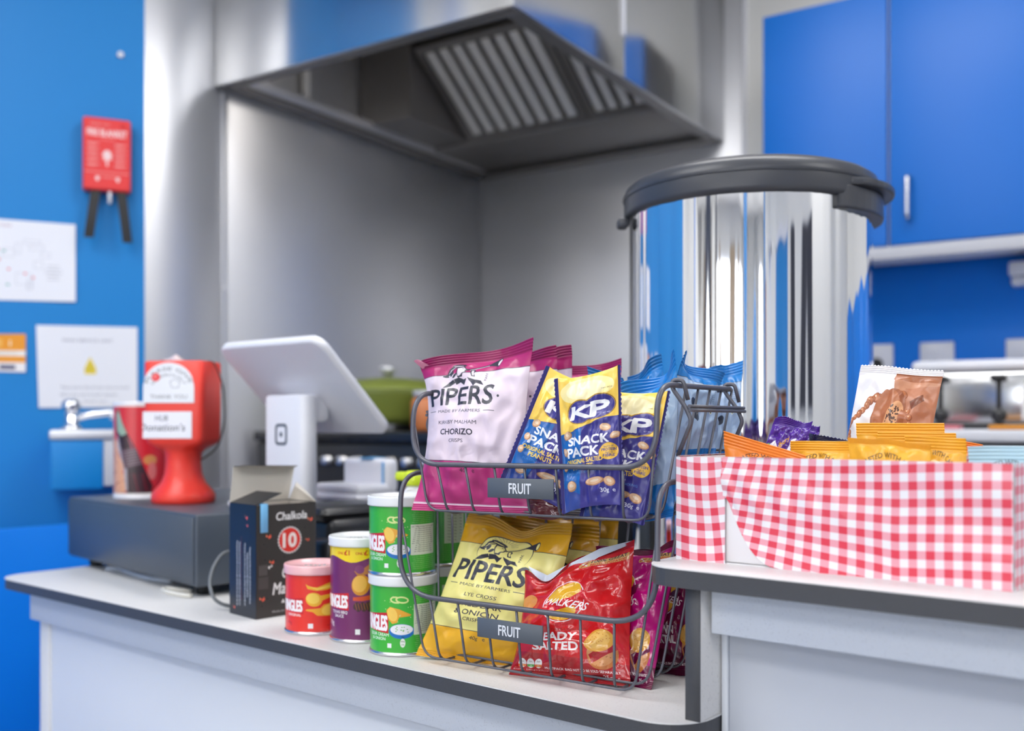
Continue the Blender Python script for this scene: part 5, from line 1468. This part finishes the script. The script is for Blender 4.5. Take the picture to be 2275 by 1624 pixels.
def simple(x0, x1, y0, y1, z0, z1, name, axis):
    if axis == 'x': MB().grid(lambda i, j: (x0, y0 + (y1 - y0) * i, z0 + (z1 - z0) * j + .0), 8, 8, lambda i, j: ((y0 + (y1 - y0) * i) / PER, (z0 + (z1 - z0) * j) / PER)).obj(name, gm_, gx)
    if axis == 'y': MB().grid(lambda i, j: (x0 + (x1 - x0) * i, y0, z0 + (z1 - z0) * j), 8, 8, lambda i, j: ((x0 + (x1 - x0) * i) / PER, (z0 + (z1 - z0) * j) / PER)).obj(name, gm_, gx)
    if axis == 'z': MB().grid(lambda i, j: (x0 + (x1 - x0) * i, y0 + (y1 - y0) * j, z0), 8, 4, lambda i, j: ((x0 + (x1 - x0) * i) / PER, (y0 + (y1 - y0) * j) / PER)).obj(name, gm_, gx)
simple(GL + .001, 0, -.002, GD, 0, GH + .001, 'right_paper', 'x')
simple(-.001, 0, 0, GD, 0, GH + .001, 'left_paper', 'x')
simple(0, GL, GD + .001, 0, 0, GH + .001, 'back_paper', 'y')
simple(0, GL, GD - t - .0005, 0, .02, GH + .001, 'inner_paper', 'y')
simple(-.001, GL + .001, -.002, t + .0005, GH + .0012, 0, 'front_hem', 'z')
simple(-.001, GL + .001, GD - t - .001, GD + .001, GH + .0012, 0, 'back_hem', 'z')
simple(-.001, t + .0005, 0, GD, GH + .0014, 0, 'left_hem', 'z')

def QB(tl, tr, wr=0.0, zb_=-.116, back=-.012):
    """packet standing in the box: top corners seen at tl/tr, bottom corners on the box floor"""
    a, b_ = px(*tl), px(*tr)
    o = Vector((0, 0, 0))
    f = cw(0, 1) - cw(0, 0)
    c = Vector((b_.x, b_.y, CZ + zb_)) + Vector((f.x, f.y, 0)) * back; d = Vector((a.x, a.y, CZ + zb_)) + Vector((f.x, f.y, 0)) * back
    return [a, b_, c, d]
m_by = printed('yellow_biscuit_print', art_biscuit((238, 174, 44), (246, 222, 150), (70, 50, 30)), .38, .1, crinkle=.15)
m_bo = printed('orange_biscuit_print', art_biscuit((236, 132, 36), (246, 204, 140), (90, 46, 20)), .38, .1, crinkle=.15)
m_bb = printed('blue_biscuit_print', art_biscuit((176, 208, 222), (236, 214, 170), (60, 70, 80)), .38, .1, crinkle=.15)
G6, BP = 'biscuit packets in the gingham box', 'biscuit packet'
packet('biscuit_packet', 'orange biscuit packet slumped over the left end of the gingham box', BP, G6, QB((1608, 957, .955), (1790, 1012, .905)), .009, m_bo, 31, (.05, .13), bend=.001)
packet('biscuit_packet', 'yellow biscuit packet between the orange one and the front middle one', BP, G6, QB((1756, 980, .935), (1896, 980, .885)), .009, m_by, 32, (.05, .10), bend=.001)
packet('biscuit_packet', 'front middle yellow biscuit packet with its print facing out', BP, G6, QB((1884, 972, .875), (2068, 988, .830)), .010, m_by, 33, (.05, .05), bend=.001, dip=-.002)
packet('biscuit_packet', 'tallest yellow biscuit packet at the back of the box', BP, G6, QB((1902, 940, .965), (2098, 940, .915)), .009, m_by, 34, (.05, .10), bend=.0005)
packet('biscuit_packet', 'yellow biscuit packet in front of the tallest one', BP, G6, QB((1950, 960, .935), (2124, 962, .885)), .007, m_by, 35, (.05, .10), bend=.0005)
packet('biscuit_packet', 'yellow biscuit packet beside the pale blue one', BP, G6, QB((2010, 968, .895), (2146, 974, .855)), .009, m_by, 36, (.05, .12), bend=.001)
packet('biscuit_packet', 'orange biscuit packet corner showing behind the yellow ones', BP, G6, QB((2060, 966, .955), (2184, 988, .905)), .006, m_bo, 37, (.05, .10), bend=.001)
packet('biscuit_packet', 'pale blue biscuit packet at the right end of the box', BP, G6, QB((2150, 992, .825), (2330, 990, .775)), .010, m_bb, 38, (.05, .14), bend=.001)
packet('truffle_packet', 'upright white and brown chocolate truffle packet with serrated top', 'chocolate packet', None, Q((1913, 812, 1.0), (2097, 824, .955), (2045, 1120, .935), (1850, 1120, .985)), .011, printed('truffle_print', art_truffle(), .34, .15, crinkle=.18), 39, (.05, .06), bend=.001, serr=True, inset=.03)
m_ch = printed('chocolate_print', art_choc(), .22, .4, crinkle=.35)
packet('chocolate_packet', 'small purple and white chocolate packet left of the truffles', 'chocolate packet', None, Q((1722, 930, 1.0), (1806, 936, .985), (1768, 1060, .975), (1672, 1050, .99)), .008, m_ch, 40, (.08, .12), serr=True, crump=1.3, nx=40)
packet('chocolate_packet', 'second purple chocolate packet tucked behind the first', 'chocolate packet', None, Q((1765, 938, 1.03), (1822, 946, 1.01), (1815, 1060, 1.0), (1750, 1060, 1.02)), .006, m_ch, 41, (.08, .12), serr=True, crump=1.3, nx=30)
packet('snack_packet', 'dark navy packet with serrated top between the chocolate and the yellow packets', 'snack packet', None, Q((1798, 964, .99), (1908, 982, .955), (1905, 1080, .95), (1798, 1080, .985)), .006, printed('navy_print', art_plain((34, 36, 80), (70, 40, 60)), .2, .4, crinkle=.3), 42, (.08, .14), serr=True, nx=40)
for o in list(sc.objects):
    if o.type == 'MESH' and o.parent is None and 'label' not in o and 'kind' not in o: print('UNTAGGED', o.name)
print('TRIS', sum(len(o.data.polygons) * 2 for o in sc.objects if o.type == 'MESH'))
